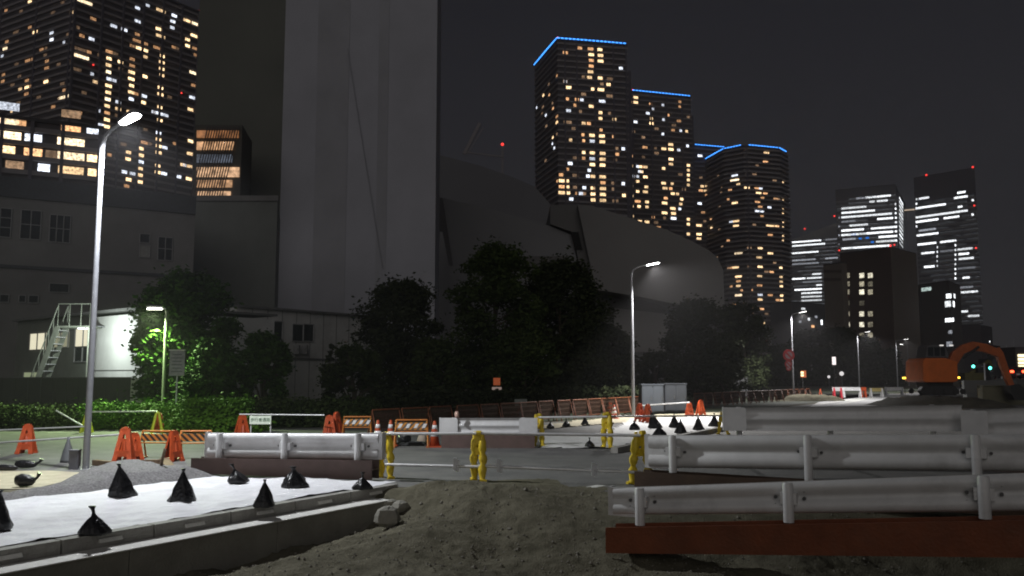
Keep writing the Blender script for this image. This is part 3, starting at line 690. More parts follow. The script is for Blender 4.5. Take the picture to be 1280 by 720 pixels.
L5 = [(75,198,'o'),(75,223,'w'),(73,248,'w'),(73,272,'W'),(75,297,'h'),(73,320,'w'),(72,345,'w'),(70,370,'W'),(68,395,'w'),(68,420,'o'),(67,445,'w'),(65,468,'w'),(45,466,'h'),(12,148,'h'),(18,78,'o'),(116,232,'w'),(92,103,'h'),(130,116,'h'),(178,84,'h'),(178,37,'h'),(213,25,'h'),(177,132,'o'),(175,155,'o',4),(160,178,'o'),(183,178,'w'),(205,172,'o'),(205,195,'w'),(205,215,'w'),(158,225,'o'),(158,250,'o'),(156,272,'w'),(203,285,'w'),(155,297,'w'),(156,322,'w'),(155,345,'w'),(155,370,'h'),(172,350,'o'),(200,357,'h'),(198,380,'w'),(108,378,'h'),(108,402,'w'),(150,417,'w'),(150,440,'w'),(190,552,'w'),(190,576,'w'),(190,600,'h'),(187,625,'w'),(187,648,'w'),(187,672,'w'),(145,565,'w'),(143,590,'w'),(145,662,'w'),(138,685,'o'),(160,640,'h'),(130,635,'h'),(255,38,'w'),(270,48,'w'),(253,107,'w'),(253,130,'w'),(268,140,'w'),(250,180,'o'),(267,208,'w'),(265,232,'w'),(265,255,'w'),(265,280,'w'),(260,330,'w'),(260,350,'w'),(258,395,'w'),(258,418,'h'),(258,443,'w'),(238,415,'h'),(278,430,'h'),(253,492,'h'),(253,515,'w'),(253,540,'w'),(253,563,'w'),(250,610,'w'),(250,633,'w'),(273,640,'h'),(275,547,'h'),(310,65,'h'),(305,85,'h'),(303,108,'h'),(345,75,'w'),(360,78,'w'),(388,93,'W',4),(383,135,'w',4),(358,152,'w'),(358,172,'w'),(383,180,'o'),(378,272,'W',4),(378,320,'o'),(375,363,'h',4),(368,405,'w'),(370,522,'w',3),(367,568,'w',3.4),(365,612,'w',3.4),(340,608,'w'),(365,660,'w',4),(325,655,'h')]
# order by size on screen is even; left face follows as its own windows of the same tower
# left wing with corner bay
LW = [(22,42,'o'),(18,183,'W',4),(25,158,'o'),(12,283,'o'),(10,300,'o'),(125,137,'w',4),(150,180,'o'),(185,140,'h'),(185,165,'h'),(100,220,'o',3.5),(120,218,'o'),(97,295,'o'),(97,318,'w'),(95,340,'o'),(115,315,'o'),(168,243,'o'),(167,268,'o'),(166,293,'w'),(108,100,'o'),(108,5,'w'),(268,58,'w'),(283,8,'W',7),(225,30,'d'),(283,210,'W',7),(283,190,'d',6),(262,267,'d',4),(250,365,'W',7),(232,345,'o'),(192,385,'o'),(60,235,'d'),(60,120,'d'),(45,310,'d'),(75,60,'d'),(190,60,'d'),(210,250,'d'),(225,305,'d'),(140,350,'d'),(65,390,'d')]
for q in LW: L5.append(((q[0]/2.88-110)*2.88, *q[1:]))
L5.sort(key=lambda q: {'W': 0, 'h': 1, 'w': 1, 'o': 2, 'd': 3}[q[2]])
tB, PB, plB = tower('apartment_tower', 'huge apartment tower at far left, dense with warm lit windows, red light on top', 'apartment tower', [(-90, 26), (96, -48), (250, 14)], 178, 3.05,
      (110, 0, 2.88), L5, 2.7, fins=[(1, (.004, .2, .36, .52, .68, .84, .99)), (0, (.3, .55, .78, .99))], more=70, ymax=225)
beacon(tB, Vector((PB[2].x, PB[2].y, 178)), .6)
for q in ((118, 83), (228, 118)):
    h = isect((PB[1], PB[2]), *q)[0]; beacon(tB, h+Vector((0, -1, 0)), .6)
# lower block in front
LPd = [(25,425,'h',5),(27,472,'W',6),(25,522,'W',6),(15,572,'w',5),(75,485,'o',2),(120,497,'h',4),(120,545,'w',4),(117,590,'o',4),(158,600,'h',3),(255,440,'d',6),(255,478,'o',6),(255,525,'W',7),(255,572,'W',7),(255,620,'w',7),(345,500,'h',4),(342,587,'w',3.4),(340,632,'w',3),(50,640,'d',4),(185,560,'d')]
tower('apartment_block', 'low wide block with long lit balconies in front of the huge left tower', 'apartment block', [(-40, 138), (128, 158)], 72, 4.0,
      (0, 0, 2.88), LPd, 3.6, depth=20, grp='lower blocks', fins=[(0, (.25, .47, .7, .985))], parapet=(1.3, .8))

# made-up glowing block imitating an orange reflection smear next to the chimney
YS = 88
t = thing('smear_block', 'made-up block imitating an orange reflection smear crossed by slanted louvres between left tower and chimney', 'building', W(272, 470, YS), 'lower blocks')
def rect(px0, py0, px1, py1, Y, d, m, name, par, mb=None):
    x0, z1 = XZ(px0, py0, Y); x1, _ = XZ(px1, py0, Y); _, z0 = XZ(px0, py1, Y)
    b = mb or MB(); b.hexa([(x0, Y, z0), (x1, Y, z0), (x1, Y+d, z0), (x0, Y+d, z0), (x0, Y, z1), (x1, Y, z1), (x1, Y+d, z1), (x0, Y+d, z1)])
    if mb is None: return b.build(name, m, par)
x0, z1 = XZ(244, 156, YS+.3); x1, _ = XZ(303, 156, YS+.3)
b = MB(); b.footprint([Vector((x0, YS+.3, 0)), Vector((x1, YS+.3, 0)), Vector((x1-1, YS+7, 0)), Vector((x0, YS+7, 0))], 0, z1); b.build('wall', mat('smear_block_wall', (.10, .10, .09), .8), t)
glow = [lit_window_mat('glow_a', (1, .42, .16), .34), lit_window_mat('glow_b', (1, .55, .28), .5), lit_window_mat('glow_c', (.6, .7, .9), .22), lit_window_mat('glow_d', (1, .6, .34), .65)]
for (a_, b_, c_, d_, g_) in ((246, 163, 298, 172, 0), (246, 177, 292, 187, 1), (246, 193, 290, 203, 2), (246, 209, 299, 221, 3), (246, 225, 290, 234, 1), (246, 239, 288, 246, 3)):
    rect(a_, b_, c_, d_, YS+.12, .15, glow[g_], 'window', t)  # glow strips imitate the reflected light, no real windows
lv = MB()
for i in range(13):
    xa, za = XZ(238+i*3.2, 250, YS-.1); xb, zb = XZ(238+i*3.2+22, 158, YS-.1)
    xa2 = max(xa, x0); 
    lv.bar((xa, YS-.1, za), (xb, YS-.1, zb), .06, .10, up=(1, 0, 0))
lv.build('slashes', body_m, t)  # dark slashes of the blurred reflection, shaped as bars

# ------------------------------------------------------------------ chimney and incineration plant
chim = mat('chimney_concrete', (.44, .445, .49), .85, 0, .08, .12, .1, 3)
chim2 = mat('chimney_side_concrete', (.16, .165, .155), .85, 0, .08, .12)
groove = mat('chimney_groove', (.385, .388, .42), .85, 0, .08, .2)
YCh = 96; xa = XZ(346, 400, YCh)[0]; xb = XZ(543, 400, YCh)[0]
t = thing('chimney', 'huge plain grey concrete chimney shaft rising out of the top of the picture', 'chimney', ((xa+xb)/2, YCh, 0))
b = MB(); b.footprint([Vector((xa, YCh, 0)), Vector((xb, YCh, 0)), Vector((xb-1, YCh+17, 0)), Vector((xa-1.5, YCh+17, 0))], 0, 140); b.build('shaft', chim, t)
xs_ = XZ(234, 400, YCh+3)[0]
b = MB(); b.footprint([Vector((xs_, YCh+3, 0)), Vector((xa-.8, YCh+3, 0)), Vector((xa-.8, YCh+12, 0)), Vector((xs_, YCh+12, 0))], 0, 139); o = b.build('shaded_face', mat('chimney_shaded_side', (.15, .155, .135), .8, 0, .08, .1), t); o['label'] = 'shaded left face of the chimney, shade put into its green grey'  # shade of the chimney's left face put into a darker slab
for pa, pb_ in ((389, 430), (468, 481)):
    x0 = XZ(pa, 400, YCh)[0]; x1 = XZ(pb_, 400, YCh)[0]
    b = MB(); b.footprint([Vector((x0, YCh-.06, 0)), Vector((x1, YCh-.06, 0)), Vector((x1, YCh+.1, 0)), Vector((x0, YCh+.1, 0))], 0, 139.8); b.build('pilaster', groove, t)
b = MB(); b.tube([W(434, 60, YCh-.3), W(478, 335, YCh-.3)], .04, 6); b.build('cable', groove, t)
plain = mat('plant_wall', (.20, .195, .19), .85, 0, .12, .3, .05, 5, dirt=.3)
plain_d = mat('plant_parapet', (.07, .075, .085), .8)
greenwall = mat('annex_wall', (.17, .18, .165), .85, 0, .1, .3)
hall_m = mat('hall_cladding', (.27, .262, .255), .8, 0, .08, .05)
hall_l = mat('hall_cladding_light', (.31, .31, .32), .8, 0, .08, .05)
dark_m = mat('dark_recess', (.02, .02, .02), .9)
glass_d = mat('dark_window_glass', (.02, .024, .028), .25)
frame_m = mat('window_frame', (.28, .28, .28), .6)
# long plant building at left
A0 = G(-60, 214, 14.5); A1 = G(245, 246, 14.5); A0 = Vector((A0.x, A0.y, 0)); A1 = Vector((A1.x, A1.y, 0))
e = (A1-A0).normalized(); nf_ = Vector((e.y, -e.x, 0)); bk = -nf_*18
t = thing('plant_building', 'long dull concrete building with dark multi pane windows at far left', 'building', A0)
b = MB(); b.footprint([A0, A1, A1+bk, A0+bk], 0, 13.2); b.build('wall', plain, t)
b = MB(); b.footprint([A0+nf_*.15, A1+nf_*.15, A1+bk, A0+bk], 13.2, 14.5); b.build('parapet', plain_d, t)
b = MB(); b.footprint([A0+nf_*.12, A1+nf_*.12, A1+nf_*.0, A0+nf_*.0], 8.6, 8.8); b.build('string_course', plain_d, t)
def pwin(x0, y0, x1, y1, nx_, ny_, pane=glass_d, fr=frame_m, face=(A0, A1), par=t, name='window'):
    h0, u0 = isect(face, x0, y0); h1, u1 = isect(face, x1, y1); z1, z0 = h0.z, h1.z
    ee = (face[1]-face[0]).normalized(); n_ = Vector((ee.y, -ee.x, 0))
    c = face[0]; b = MB(); P_ = lambda u, z, o: c+ee*u+n_*o+Vector((0, 0, z))
    b.hexa([P_(u0, z0, .0), P_(u1, z0, .0), P_(u1, z0, .03), P_(u0, z0, .03), P_(u0, z1, .0), P_(u1, z1, .0), P_(u1, z1, .03), P_(u0, z1, .03)])
    w_ = b.build(name, pane, par); f_ = MB(); th = .05
    for i in range(nx_+1):
        u = u0+(u1-u0)*i/nx_; f_.bar(P_(u, z0, .05), P_(u, z1, .05), th, th)
    for j in range(ny_+1):
        z = z0+(z1-z0)*j/ny_; f_.bar(P_(u0, z, .055), P_(u1, z, .055), th, th)
    f_.build('frame', fr, w_)
pwin(1, 260, 13, 297, 1, 3); pwin(27, 262, 50, 300, 2, 2); pwin(63, 268, 87, 304, 3, 2)
pwin(175, 306, 187, 322, 1, 1, pane=mat('pale_blind', (.3, .3, .28), .8)); pwin(175, 292, 187, 304, 1, 1); pwin(198, 296, 215, 326, 2, 2)
pwin(0, 368, 11, 378, 1, 1); pwin(24, 369, 32, 378, 1, 1); pwin(36, 369, 48, 379, 1, 1); pwin(62, 354, 86, 366, 1, 1)
# annex: plain block under the glowing one
t = thing('annex_block', 'plain windowless greenish grey block left of the chimney, behind the near tree', 'building', W(290, 470, 70))
x0, z1 = XZ(243, 247, 70); x1 = XZ(347, 247, 70)[0]
b = MB(); b.footprint([Vector((x0, 70, 0)), Vector((x1, 70, 0)), Vector((x1-2.5, 80, 0)), Vector((x0, 80, 0))], 0, z1); b.build('wall', greenwall, t)
b = MB(); b.footprint([Vector((x0-.1, 69.85, 0)), Vector((x1+.1, 69.85, 0)), Vector((x1+.1, 70, 0)), Vector((x0-.1, 70, 0))], z1-.3, z1+.15); b.build('coping', plain, t)
# hall with sweeping roof
def slab_px(poly, Y, d, m, name, par=None):
    P_ = [XZ(x, y, Y) for x, y in poly]; b = MB(); b.prism(P_, a=0, b=d, org=(0, Y, 0)); return b.build(name, m, par)
t = thing('plant_hall', 'big windowless hall with a sweeping curved roof right of the chimney, behind the trees', 'building', W(720, 470, 150))
slab_px([(540, 191), (600, 207), (640, 221), (668, 233), (690, 258), (692, 480), (540, 480)], 190, 40, mat('hall_back', (.27, .27, .285), .8, 0, .05, .05), 'upper_roof', t)
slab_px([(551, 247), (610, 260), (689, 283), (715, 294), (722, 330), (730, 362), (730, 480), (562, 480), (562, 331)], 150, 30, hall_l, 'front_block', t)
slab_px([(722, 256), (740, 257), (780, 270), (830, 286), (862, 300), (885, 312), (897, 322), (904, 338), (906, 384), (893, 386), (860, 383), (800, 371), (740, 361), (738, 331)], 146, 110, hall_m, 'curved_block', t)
slab_px([(688, 256), (723, 256), (738, 331), (738, 362), (727, 362), (724, 330), (716, 290), (688, 280)], 149, 40, mat('hall_side_shade', (.20, .195, .19), .8, 0, .05, .05), 'side_plane', t)  # plane added over the curved block's side face, its shade in the colour
slab_px([(713, 290), (723, 290), (728, 312), (719, 312)], 148.7, .25, dark_m, 'opening', t)
slab_px([(545, 247), (553, 247), (566, 331), (561, 331), (553, 289), (545, 289)], 149.6, .3, mat('hall_edge', (.15, .145, .15), .8), 'edge_trim', t)
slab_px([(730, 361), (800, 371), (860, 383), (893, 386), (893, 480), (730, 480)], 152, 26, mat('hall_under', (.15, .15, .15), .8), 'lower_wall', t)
slab_px([(768, 385), (838, 393), (838, 440), (768, 440)], 151.7, .25, hall_m, 'wall_panel', t)
slab_px([(655, 320), (712, 320), (712, 345), (655, 345)], 149.7, .25, plain, 'wall_panel', t)
# distant crane
p = W(628, 470, 420); t = thing('tower_crane', 'faint distant crane jib with a red light above the hall roof', 'crane', (p.x, 420, 0))
b = MB(); b.bar(W(628, 480, 420), W(628, 183, 420), 1.2, 1.2); b.build('mast', slab_m, t)
b = MB(); b.bar(W(580, 193, 419), W(600, 154, 419), 1.3, 1.6); b.bar(W(584, 193, 419), W(604, 160, 419), .4, .4); b.bar(W(578, 190, 419), W(629, 196, 419), .7, .7); b.build('jib', slab_m, t)
beacon(t, W(628, 182, 420), 1.2)

# prefab buildings
prefab_m = mat('prefab_panel', (.55, .55, .53), .6, 0, .08, 1.2, dirt=.3)
seam = mat('panel_seam', (.14, .14, .14), .7)
t = thing('prefab_office', 'pale two storey prefab office with three dark windows behind the small trees', 'building', W(400, 470, 46))
B0, B1 = G(296, 384, 5.3), G(466, 397, 5.3); B0 = Vector((B0.x, B0.y, 0)); B1 = Vector((B1.x, B1.y, 0)); e = (B1-B0).normalized(); n_ = Vector((e.y, -e.x, 0))
b = MB(); b.footprint([B0, B1, B1-n_*6, B0-n_*6], 0, 5.3); b.build('wall', prefab_m, t)
b = MB(); b.footprint([B0+n_*.2, B1+n_*.2+e*.15, B1-n_*6+e*.15, B0-n_*6], 5.3, 5.42); b.build('roof', seam, t)
b = MB()
for i in range(1, 10):
    q = B0.lerp(B1, i/10); b.bar(q+n_*.01+Vector((0, 0, 0)), q+n_*.01+Vector((0, 0, 5.29)), .03, .03)
b.bar(B0+n_*.02+Vector((0, 0, 2.65)), B1+n_*.02+Vector((0, 0, 2.65)), .06, .12); b.build('panel_joints', seam, t)
for q in ((320, 400, 352, 426), (365, 405, 378, 427), (379, 405, 391, 427), (330, 455, 352, 474), (300, 402, 312, 424)):
    pwin(*q, 2 if q[2]-q[0] > 20 else 1, 1, face=(B0, B1), par=t)
for px in (368, 378):
    h, u = isect((B0, B1), px, 437); b = MB(); b.box(h+n_*.2, (.32, .3, .5)); b.tube([h+n_*.36, h+n_*.38], .12, 12); b.build('air_conditioner', mat('aircon', (.2, .2, .2), .6), t)
t = thing('site_cabin', 'two storey site cabin with lit cream windows and an outside stair at left', 'building', W(100, 470, 40))
B0, B1 = G(22, 402, 4.5), G(176, 387, 4.5); B0 = Vector((B0.x, B0.y, 0)); B1 = Vector((B1.x, B1.y, 0)); e = (B1-B0).normalized(); n_ = Vector((e.y, -e.x, 0))
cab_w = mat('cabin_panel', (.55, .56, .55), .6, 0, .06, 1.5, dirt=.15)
cab_d = mat('cabin_panel_dark', (.16, .17, .15), .7, 0, .1, 1.5)  # darker panel tone for the stair half
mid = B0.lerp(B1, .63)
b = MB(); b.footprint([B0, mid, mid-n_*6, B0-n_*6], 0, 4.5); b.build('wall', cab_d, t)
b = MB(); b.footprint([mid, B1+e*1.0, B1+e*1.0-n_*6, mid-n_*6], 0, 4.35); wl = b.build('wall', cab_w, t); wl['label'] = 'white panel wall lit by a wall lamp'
b = MB(); b.footprint([B0-e*.1+n_*.25, B1+e*1.1+n_*.25, B1+e*1.1-n_*6.1, B0-e*.1-n_*6.1], 4.5, 4.6); b.build('roof', seam, t)
b = MB(); b.bar(mid+n_*.015+Vector((0, 0, 1.95)), B1+e+n_*.015+Vector((0, 0, 1.95)), .03, .03); b.build('panel_joints', seam, t)
lit_c = emit('curtained_lit_window', (1, .93, .68), .8); lit_g = emit('greenish_lit_window', (.75, .85, .5), .3)
for q, mm in (((39, 417, 57, 437), lit_c), ((68, 416, 86, 434), emit('half_lit_window', (.8, .78, .5), .32)), ((96, 411, 115, 433), lit_c), ((95, 434, 114, 452), glass_d), ((31, 465, 52, 474), lit_g), ((0, 0, 0, 0), None)):
    if mm: pwin(*q, 2, 1, pane=mm, face=(B0, B1), par=t)
h, u = isect((B0, B1), 131, 410); b = MB(); q = h+n_*.9
b.tube([h+Vector((0, 0, .05)), q+Vector((0, 0, .08))], .03, 8); b.tube([q-e*.3, q-e*.2, q+e*.2, q+e*.32], [.03, .07, .07, .03], 10, sq=.5); wlp = b.build('wall_lamp', pole_m, t)
b = MB(); b.box(q+Vector((0, 0, -.06)), (.48, .12, .03)); b.build('lamp_lens', emit('lens_wall', (.95, .95, 1), 12), wlp)
point(t, q+e*1.7+n_*.8+Vector((0, 0, -.35)), 330, (.9, 1, .92), .1)
# stair
S0 = W(38, 472, 37.2); S1 = W(78, 409, 37.2)
st = thing('outside_stair', 'steel stair climbing to the upper floor of the site cabin', 'stair', (S0.x, 37.2, 0))
zt_ = S1.z; b = MB()
for oy in (-.4, .4):
    b.bar((S0.x, 37.2+oy, 0), (S1.x, 37.2+oy, zt_), .05, .2)
    b.tube([(S0.x, 37.2+oy, .95), (S1.x, 37.2+oy, zt_+.95)], .025, 6)
    for i in range(8):
        q = i/7; x = S0.x+(S1.x-S0.x)*q; z = zt_*q; b.tube([(x, 37.2+oy, z), (x, 37.2+oy, z+.95)], .018, 6)
b.build('stringers', mat('stair_steel', (.22, .24, .2), .5, .3), st)
b = MB()
for i in range(13):
    q = (i+.5)/13; b.box((S0.x+(S1.x-S0.x)*q, 37.2, zt_*q), (.26, .8, .04))
b.build('treads', galv, st)
b = MB(); b.box((S1.x+.7, 37.3, zt_), (1.4, 1.0, .08))
for x in (0, .5, 1.0, 1.4): b.tube([(S1.x+x, 36.8, zt_), (S1.x+x, 36.8, zt_+1)], .02, 6)
b.tube([(S1.x, 36.8, zt_+1), (S1.x+1.4, 36.8, zt_+1)], .025, 6); b.tube([(S1.x+1.35, 36.85, 0), (S1.x+1.35, 36.85, zt_)], .05, 8); b.build('landing', MATS['stair_steel'], st)
# hoarding
t = thing('hoarding', 'plain grey green panel hoarding along the far side of the road at left', 'fence', W(90, 470, 33))
zt_ = 1.62; hx0 = W(-60, 470, 33).x; hx1 = W(164, 470, 33).x; hx2 = W(184, 470, 33).x
b = MB(); hm = mat('hoarding_panel', (.05, .055, .046), .6, 0, .08, 1.2); n_p = 14
for i in range(n_p):
    x0 = hx0+(hx1-hx0)*i/n_p; x1 = hx0+(hx1-hx0)*(i+1)/n_p; b.box(((x0+x1)/2, 33, zt_/2), (x1-x0-.012, .05, zt_))
b.build('panel', hm, t)
b = MB(); b.box(((hx1+hx2)/2, 33, zt_/2), (hx2-hx1-.02, .05, zt_)); o = b.build('panel', mat('lit_hoarding_panel', (.5, .56, .44), .6, 0, .05, 1), t); o['label'] = 'end panel with green lamplight put into its pale colour'  # lamp-lit patch of the hoarding put into this panel's colour
b = MB(); b.box(((hx0+hx1)/2, 33, zt_+.02), (hx1-hx0, .09, .04)); b.build('top_rail', seam, t)

# ------------------------------------------------------------------ office towers
def office(label, corners, H, pitch, spans, zoff, depth=35, bm=None, slab=None, crown=8, grp='lit office towers', hole=(), back=False):
    P = [G(x, y, H) for x, y in corners]; P = [Vector((p.x, p.y, 0)) for p in P]
    if len(P) == 2:
        e = P[1]-P[0]; nb = Vector((-e.y, e.x, 0)).normalized()*depth
        if back: nb = P[1].normalized()*depth
        plan = [P[0], P[1], P[1]+nb, P[0]+nb]
    else: plan = P+[P[0]+P[2]-P[1]]
    t = thing('office_tower', label, 'office tower', plan[0], grp)
    b = MB(); b.footprint(plan, 0, H); b.build('wall', bm or mat('office_glass', (.10, .10, .115), .5), t)
    b = MB(); b.footprint([p for p in plan], H, H+.6); b.build('roof', roof_m, t)
    zx, zy, zs = zoff
    # spandrel per storey on the visible faces
    sb = slab or mat('office_spandrel', (.28, .28, .29), .6)
    nf = int((H-crown)/pitch); first = None
    for i in range(nf):
        z = H-crown-i*pitch
        if first is None:
            b = MB()
            for k_ in range(len(P)-1):
                ee = (P[k_+1]-P[k_]).normalized(); n_ = Vector((ee.y, -ee.x, 0)); b.footprint([P[k_]+n_*.25, P[k_+1]+n_*.25, P[k_+1]-n_*.1, P[k_]-n_*.1], z, z+pitch*.42)
            first = b.build('spandrel', sb, t); z0 = z
        else:
            c = first.copy(); COL.objects.link(c); c.parent = t; c.location = (0, 0, z-z0)
    for k_ in range(len(P)-1):
        ee = (P[k_+1]-P[k_]).normalized(); n_ = Vector((ee.y, -ee.x, 0)); ln = (P[k_+1]-P[k_]).length; b = MB()
        for i in range(nf):
            z = H-crown-i*pitch+pitch*.63; u = random.uniform(0, .3)*ln
            while u < ln:
                u2 = min(ln, u+random.uniform(4, 22)); b.bar(P[k_]+ee*u+n_*.005+Vector((0, 0, z+.1)), P[k_]+ee*u2+n_*.005+Vector((0, 0, z+.1)), .04, pitch*.36); u = u2+random.choice((1, 2, 9))
        b.build('glazing', office_g, t)
    cnt = 0
    for S_ in spans:
        xa_, xb_, y0, y1, mm = S_ if len(S_) == 5 else (*S_, office_w)
        for k_ in range(len(P)-1):
            h0, u0 = isect((P[k_], P[k_+1]), zx+(xa_+.5)/zs, zy+y0/zs); ln = (P[k_+1]-P[k_]).length
            if -.5 <= u0 <= ln: break
        else: continue
        h1, u1 = isect((P[k_], P[k_+1]), zx+xb_/zs, zy+y1/zs)
        ee = (P[k_+1]-P[k_]).normalized(); n_ = Vector((ee.y, -ee.x, 0))
        i = round((H-crown-(h0.z+h1.z)/2)/pitch+.3); z = H-crown-i*pitch+pitch*.42+.1; hh = pitch*.42
        u1 = min(u1, ln); u0 = max(u0, 0)
        b = MB(); q0 = P[k_]+ee*u0+n_*.02+Vector((0, 0, z+hh/2)); q1 = P[k_]+ee*u1+n_*.02+Vector((0, 0, z+hh/2))
        m_n = max(1, round((q1-q0).length/3.2))
        for j in range(m_n):
            b.bar(q0.lerp(q1, j/m_n), q0.lerp(q1, (j+.96)/m_n), .12, hh)
        b.build('window', mm, t); cnt += 1
    return t, P, plan
SX = [(335,432,150,150),(350,372,170,170),(378,420,168,165),(245,340,192,186),(245,372,208,200),(245,436,224,208),(275,345,245,240),(380,440,236,228),(245,330,264,258),(355,455,262,250),(250,340,278,275),(340,440,288,280),(245,310,296,292),(385,455,302,296),(250,430,330,318),(245,290,344,341),(375,455,316,312),(380,440,274,268),(250,300,312,308,office_d),(300,380,150,152,office_d),(245,300,240,238,office_d)]
SX += [(446, 455, y, y) for y in range(175, 320, 17)]+[(462, 476, y, y+6) for y in range(150, 330, 15)]+[(234, 240, y, y, office_d) for y in (215, 262, 295, 330)]
SX += [(283,300,280,280,blue_win),(310,322,296,296,blue_win),(336,350,306,306,blue_win),(356,368,320,320,blue_win)]
tX, PX, _ = office('dark office tower with dense bright white window bands and blue dots', [(1044, 238), (1119, 231), (1133, 258)], 172, 4.1, SX, (970, 200, 3), crown=12)
for q in ((1043, 271), (1049, 314), (1118, 307)): beacon(tX, isect((PX[0], PX[1]), *q)[0], 1.3)
SY = [(85,125,150,149),(230,262,137,135),(218,270,154,150),(80,188,184,173),(75,270,216,197),(178,238,220,214),(78,160,243,239),(80,160,293,288),(80,152,322,318),(165,220,316,314),(95,145,354,350),(105,145,401,398),(230,288,343,338),(235,275,359,355),(235,290,375,371),(250,278,456,453),(243,308,503,500),(245,270,569,567),(270,314,601,598),(232,250,183,182),(240,290,480,480,office_d),(232,300,420,420,office_d),(85,150,265,262,office_d),(165,215,345,343,office_d)]
SY += [(153, 157, y, y) for y in range(330, 420, 15)]+[(220, 226, y, y) for y in range(300, 465, 13)]+[(74, 80, y, y) for y in range(150, 330, 22)]+[(283, 292, y, y) for y in (148, 210, 372, 500)]
tY, PY, _ = office('farthest right office tower with sparse white window bands and red roof lights', [(1142, 223), (1218, 210)], 178, 4.1, SY, (1120, 200, 3), crown=26, depth=40, back=True)
for q in ((1158, 219), (1216, 209)):
    h = isect((PY[0], PY[1]), *q)[0]; beacon(tY, Vector((h.x, h.y, 178.2)), 1.5)
for q in ((1218, 258), (1220, 311)): h = isect((PY[0], PY[1]), *q)[0]; beacon(tY, h, 1.3)
# sky bridge: lit row between the two
tb = thing('sky_bridge', 'small warm lit bridge between the two tall office towers', 'bridge', W(1132, 470, 820))
b = MB(); b.bar(W(1120, 265, 822), W(1146, 261, 822), 6, 3.0); b.build('deck', roof_m, tb)
b = MB(); b.bar(W(1121, 263.6, 818), W(1145, 261.6, 818), .4, 1.3); b.build('window', lit_window_mat('bridge_lit', (1, .8, .6), 1.1), tb)
SZ = [(60,170,318,308),(60,185,330,322),(48,160,361,354),(135,170,431,428),(60,110,447,445),(115,172,444,440),(150,172,473,470),(70,172,494,486),(95,172,509,505),(95,172,521,518),(95,172,536,533),(48,60,452,452),(185,230,310,308,office_d),(185,235,380,378,office_d),(60,160,400,396,office_d),(60,150,378,376,office_d),(100,172,460,456,office_d)]
Hz = 150; Pz = [G(988, 303, Hz), G(1050, 297, Hz)]
tZ, PZ, plz = office('lower left office tower with slanted pale roof screen and white window bands', [(986, 303), (1050, 298)], Hz, 4.1, SZ, (970, 200, 3), crown=3, slab=mat('pale_spandrel', (.30, .30, .31), .6), bm=mat('pale_office_wall', (.22, .22, .23), .6), depth=26)
b = MB(); p0, p1 = PZ[0], PZ[1]; ztp = isect((p0, p1), 1048, 277)[0].z; e = p1-p0; nb = Vector((-e.y, e.x, 0)).normalized()*25
vs = [(p0.x, p0.y, Hz+.6), (p1.x, p1.y, Hz+.6), (p1.x, p1.y, ztp), (p0.x, p0.y, Hz+2)]; vs += [(x+nb.x, y+nb.y, z) for x, y, z in vs]
b.add(vs, [(0, 1, 2, 3), (7, 6, 5, 4), (0, 4, 5, 1), (1, 5, 6, 2), (2, 6, 7, 3), (3, 7, 4, 0)]); b.build('roof_screen', mat('roof_screen', (.36, .36, .37), .6), tZ)
beacon(tZ, W(1006, 287, PZ[0].y), 1.5)
# brown hotel block with separate square windows
def block(name, label, corners, H, m, wins, wsize, depth=20, grp='mid rise blocks at right', mroof=None):
    P = [G(x, y, H) for x, y in corners]; P = [Vector((p.x, p.y, 0)) for p in P]
    if len(P) == 2:
        e = P[1]-P[0]; nb = Vector((-e.y, e.x, 0)).normalized()*depth; plan = [P[0], P[1], P[1]+nb, P[0]+nb]
    else: plan = P+[P[0]+P[2]-P[1]]
    t = thing(name, label, 'building', plan[0], grp); b = MB(); b.footprint(plan, 0, H); b.build('wall', m, t)
    b = MB(); b.footprint([p for p in plan], H, H+.5); b.build('roof', mroof or roof_m, t)
    for x, y, c, *w_ in wins:
        ww, hh = w_ if w_ else wsize
        for k_ in range(len(P)-1):
            h, u = isect((P[k_], P[k_+1]), x, y)
            if 0 <= u <= (P[k_+1]-P[k_]).length: break
        else: continue
        ee = (P[k_+1]-P[k_]).normalized(); n_ = Vector((ee.y, -ee.x, 0)); b = MB(); c0 = h+n_*.06; b.bar(c0-ee*ww/2, c0+ee*ww/2, .12, hh); b.build('window', c, t)
    return t, P, plan
cream = lit_window_mat('hotel_window', (1, .93, .72), 1.1); cream_d = lit_window_mat('hotel_dim_window', (1, .9, .65), .38); cream_x = lit_window_mat('hotel_dark_window', (1, .9, .65), .1)
hw = []
zz = lambda x, y: (970+x/3, 200+y/3)
for y, cs in ((433, (cream_d, cream, cream)), (465, (cream_d, cream_d, cream_x)), (495, (cream_d, cream, cream_d)), (537, (cream_x, cream_x, None)), (577, (cream_d, cream, cream_d)), (617, (cream, cream, cream_d)), (657, (cream_d, cream_d, cream_d))):
    for x, c in zip((268, 325, 354), cs):
        if c: q = zz(x + (-3 if x == 325 else 0), y); hw.append((q[0], q[1], c))
brown_w = mat('brown_tile', (.085, .06, .05), .7, 0, .1, .2); tan_w = mat('tan_tile', (.17, .145, .12), .7, 0, .08, .2)
tH, PH, plh = block('hotel_block', 'dark brown block with a few square lit windows behind the dark trees', [(1050, 318), (1113, 310), (1145, 318)], 50, brown_w, hw, (1.9, 1.9))
bq = MB(); e_ = (PH[2]-PH[1]).normalized(); n_ = Vector((e_.y, -e_.x, 0)); bq.footprint([PH[1]+n_*.12, PH[2]+n_*.12, PH[2]-n_*.05, PH[1]-n_*.05], 0, 50.2); o = bq.build('wall', tan_w, tH); o['label'] = 'paler tan side wall'
beacon(tH, Vector((PH[1].x, PH[1].y, 50.5)), .7)
tw, PW_, _ = block('wing_block', 'tan windowless wing left of the dark brown block', [(1029, 332), (1052, 329)], 44, tan_w, [], (1, 1), 3)
b = MB()
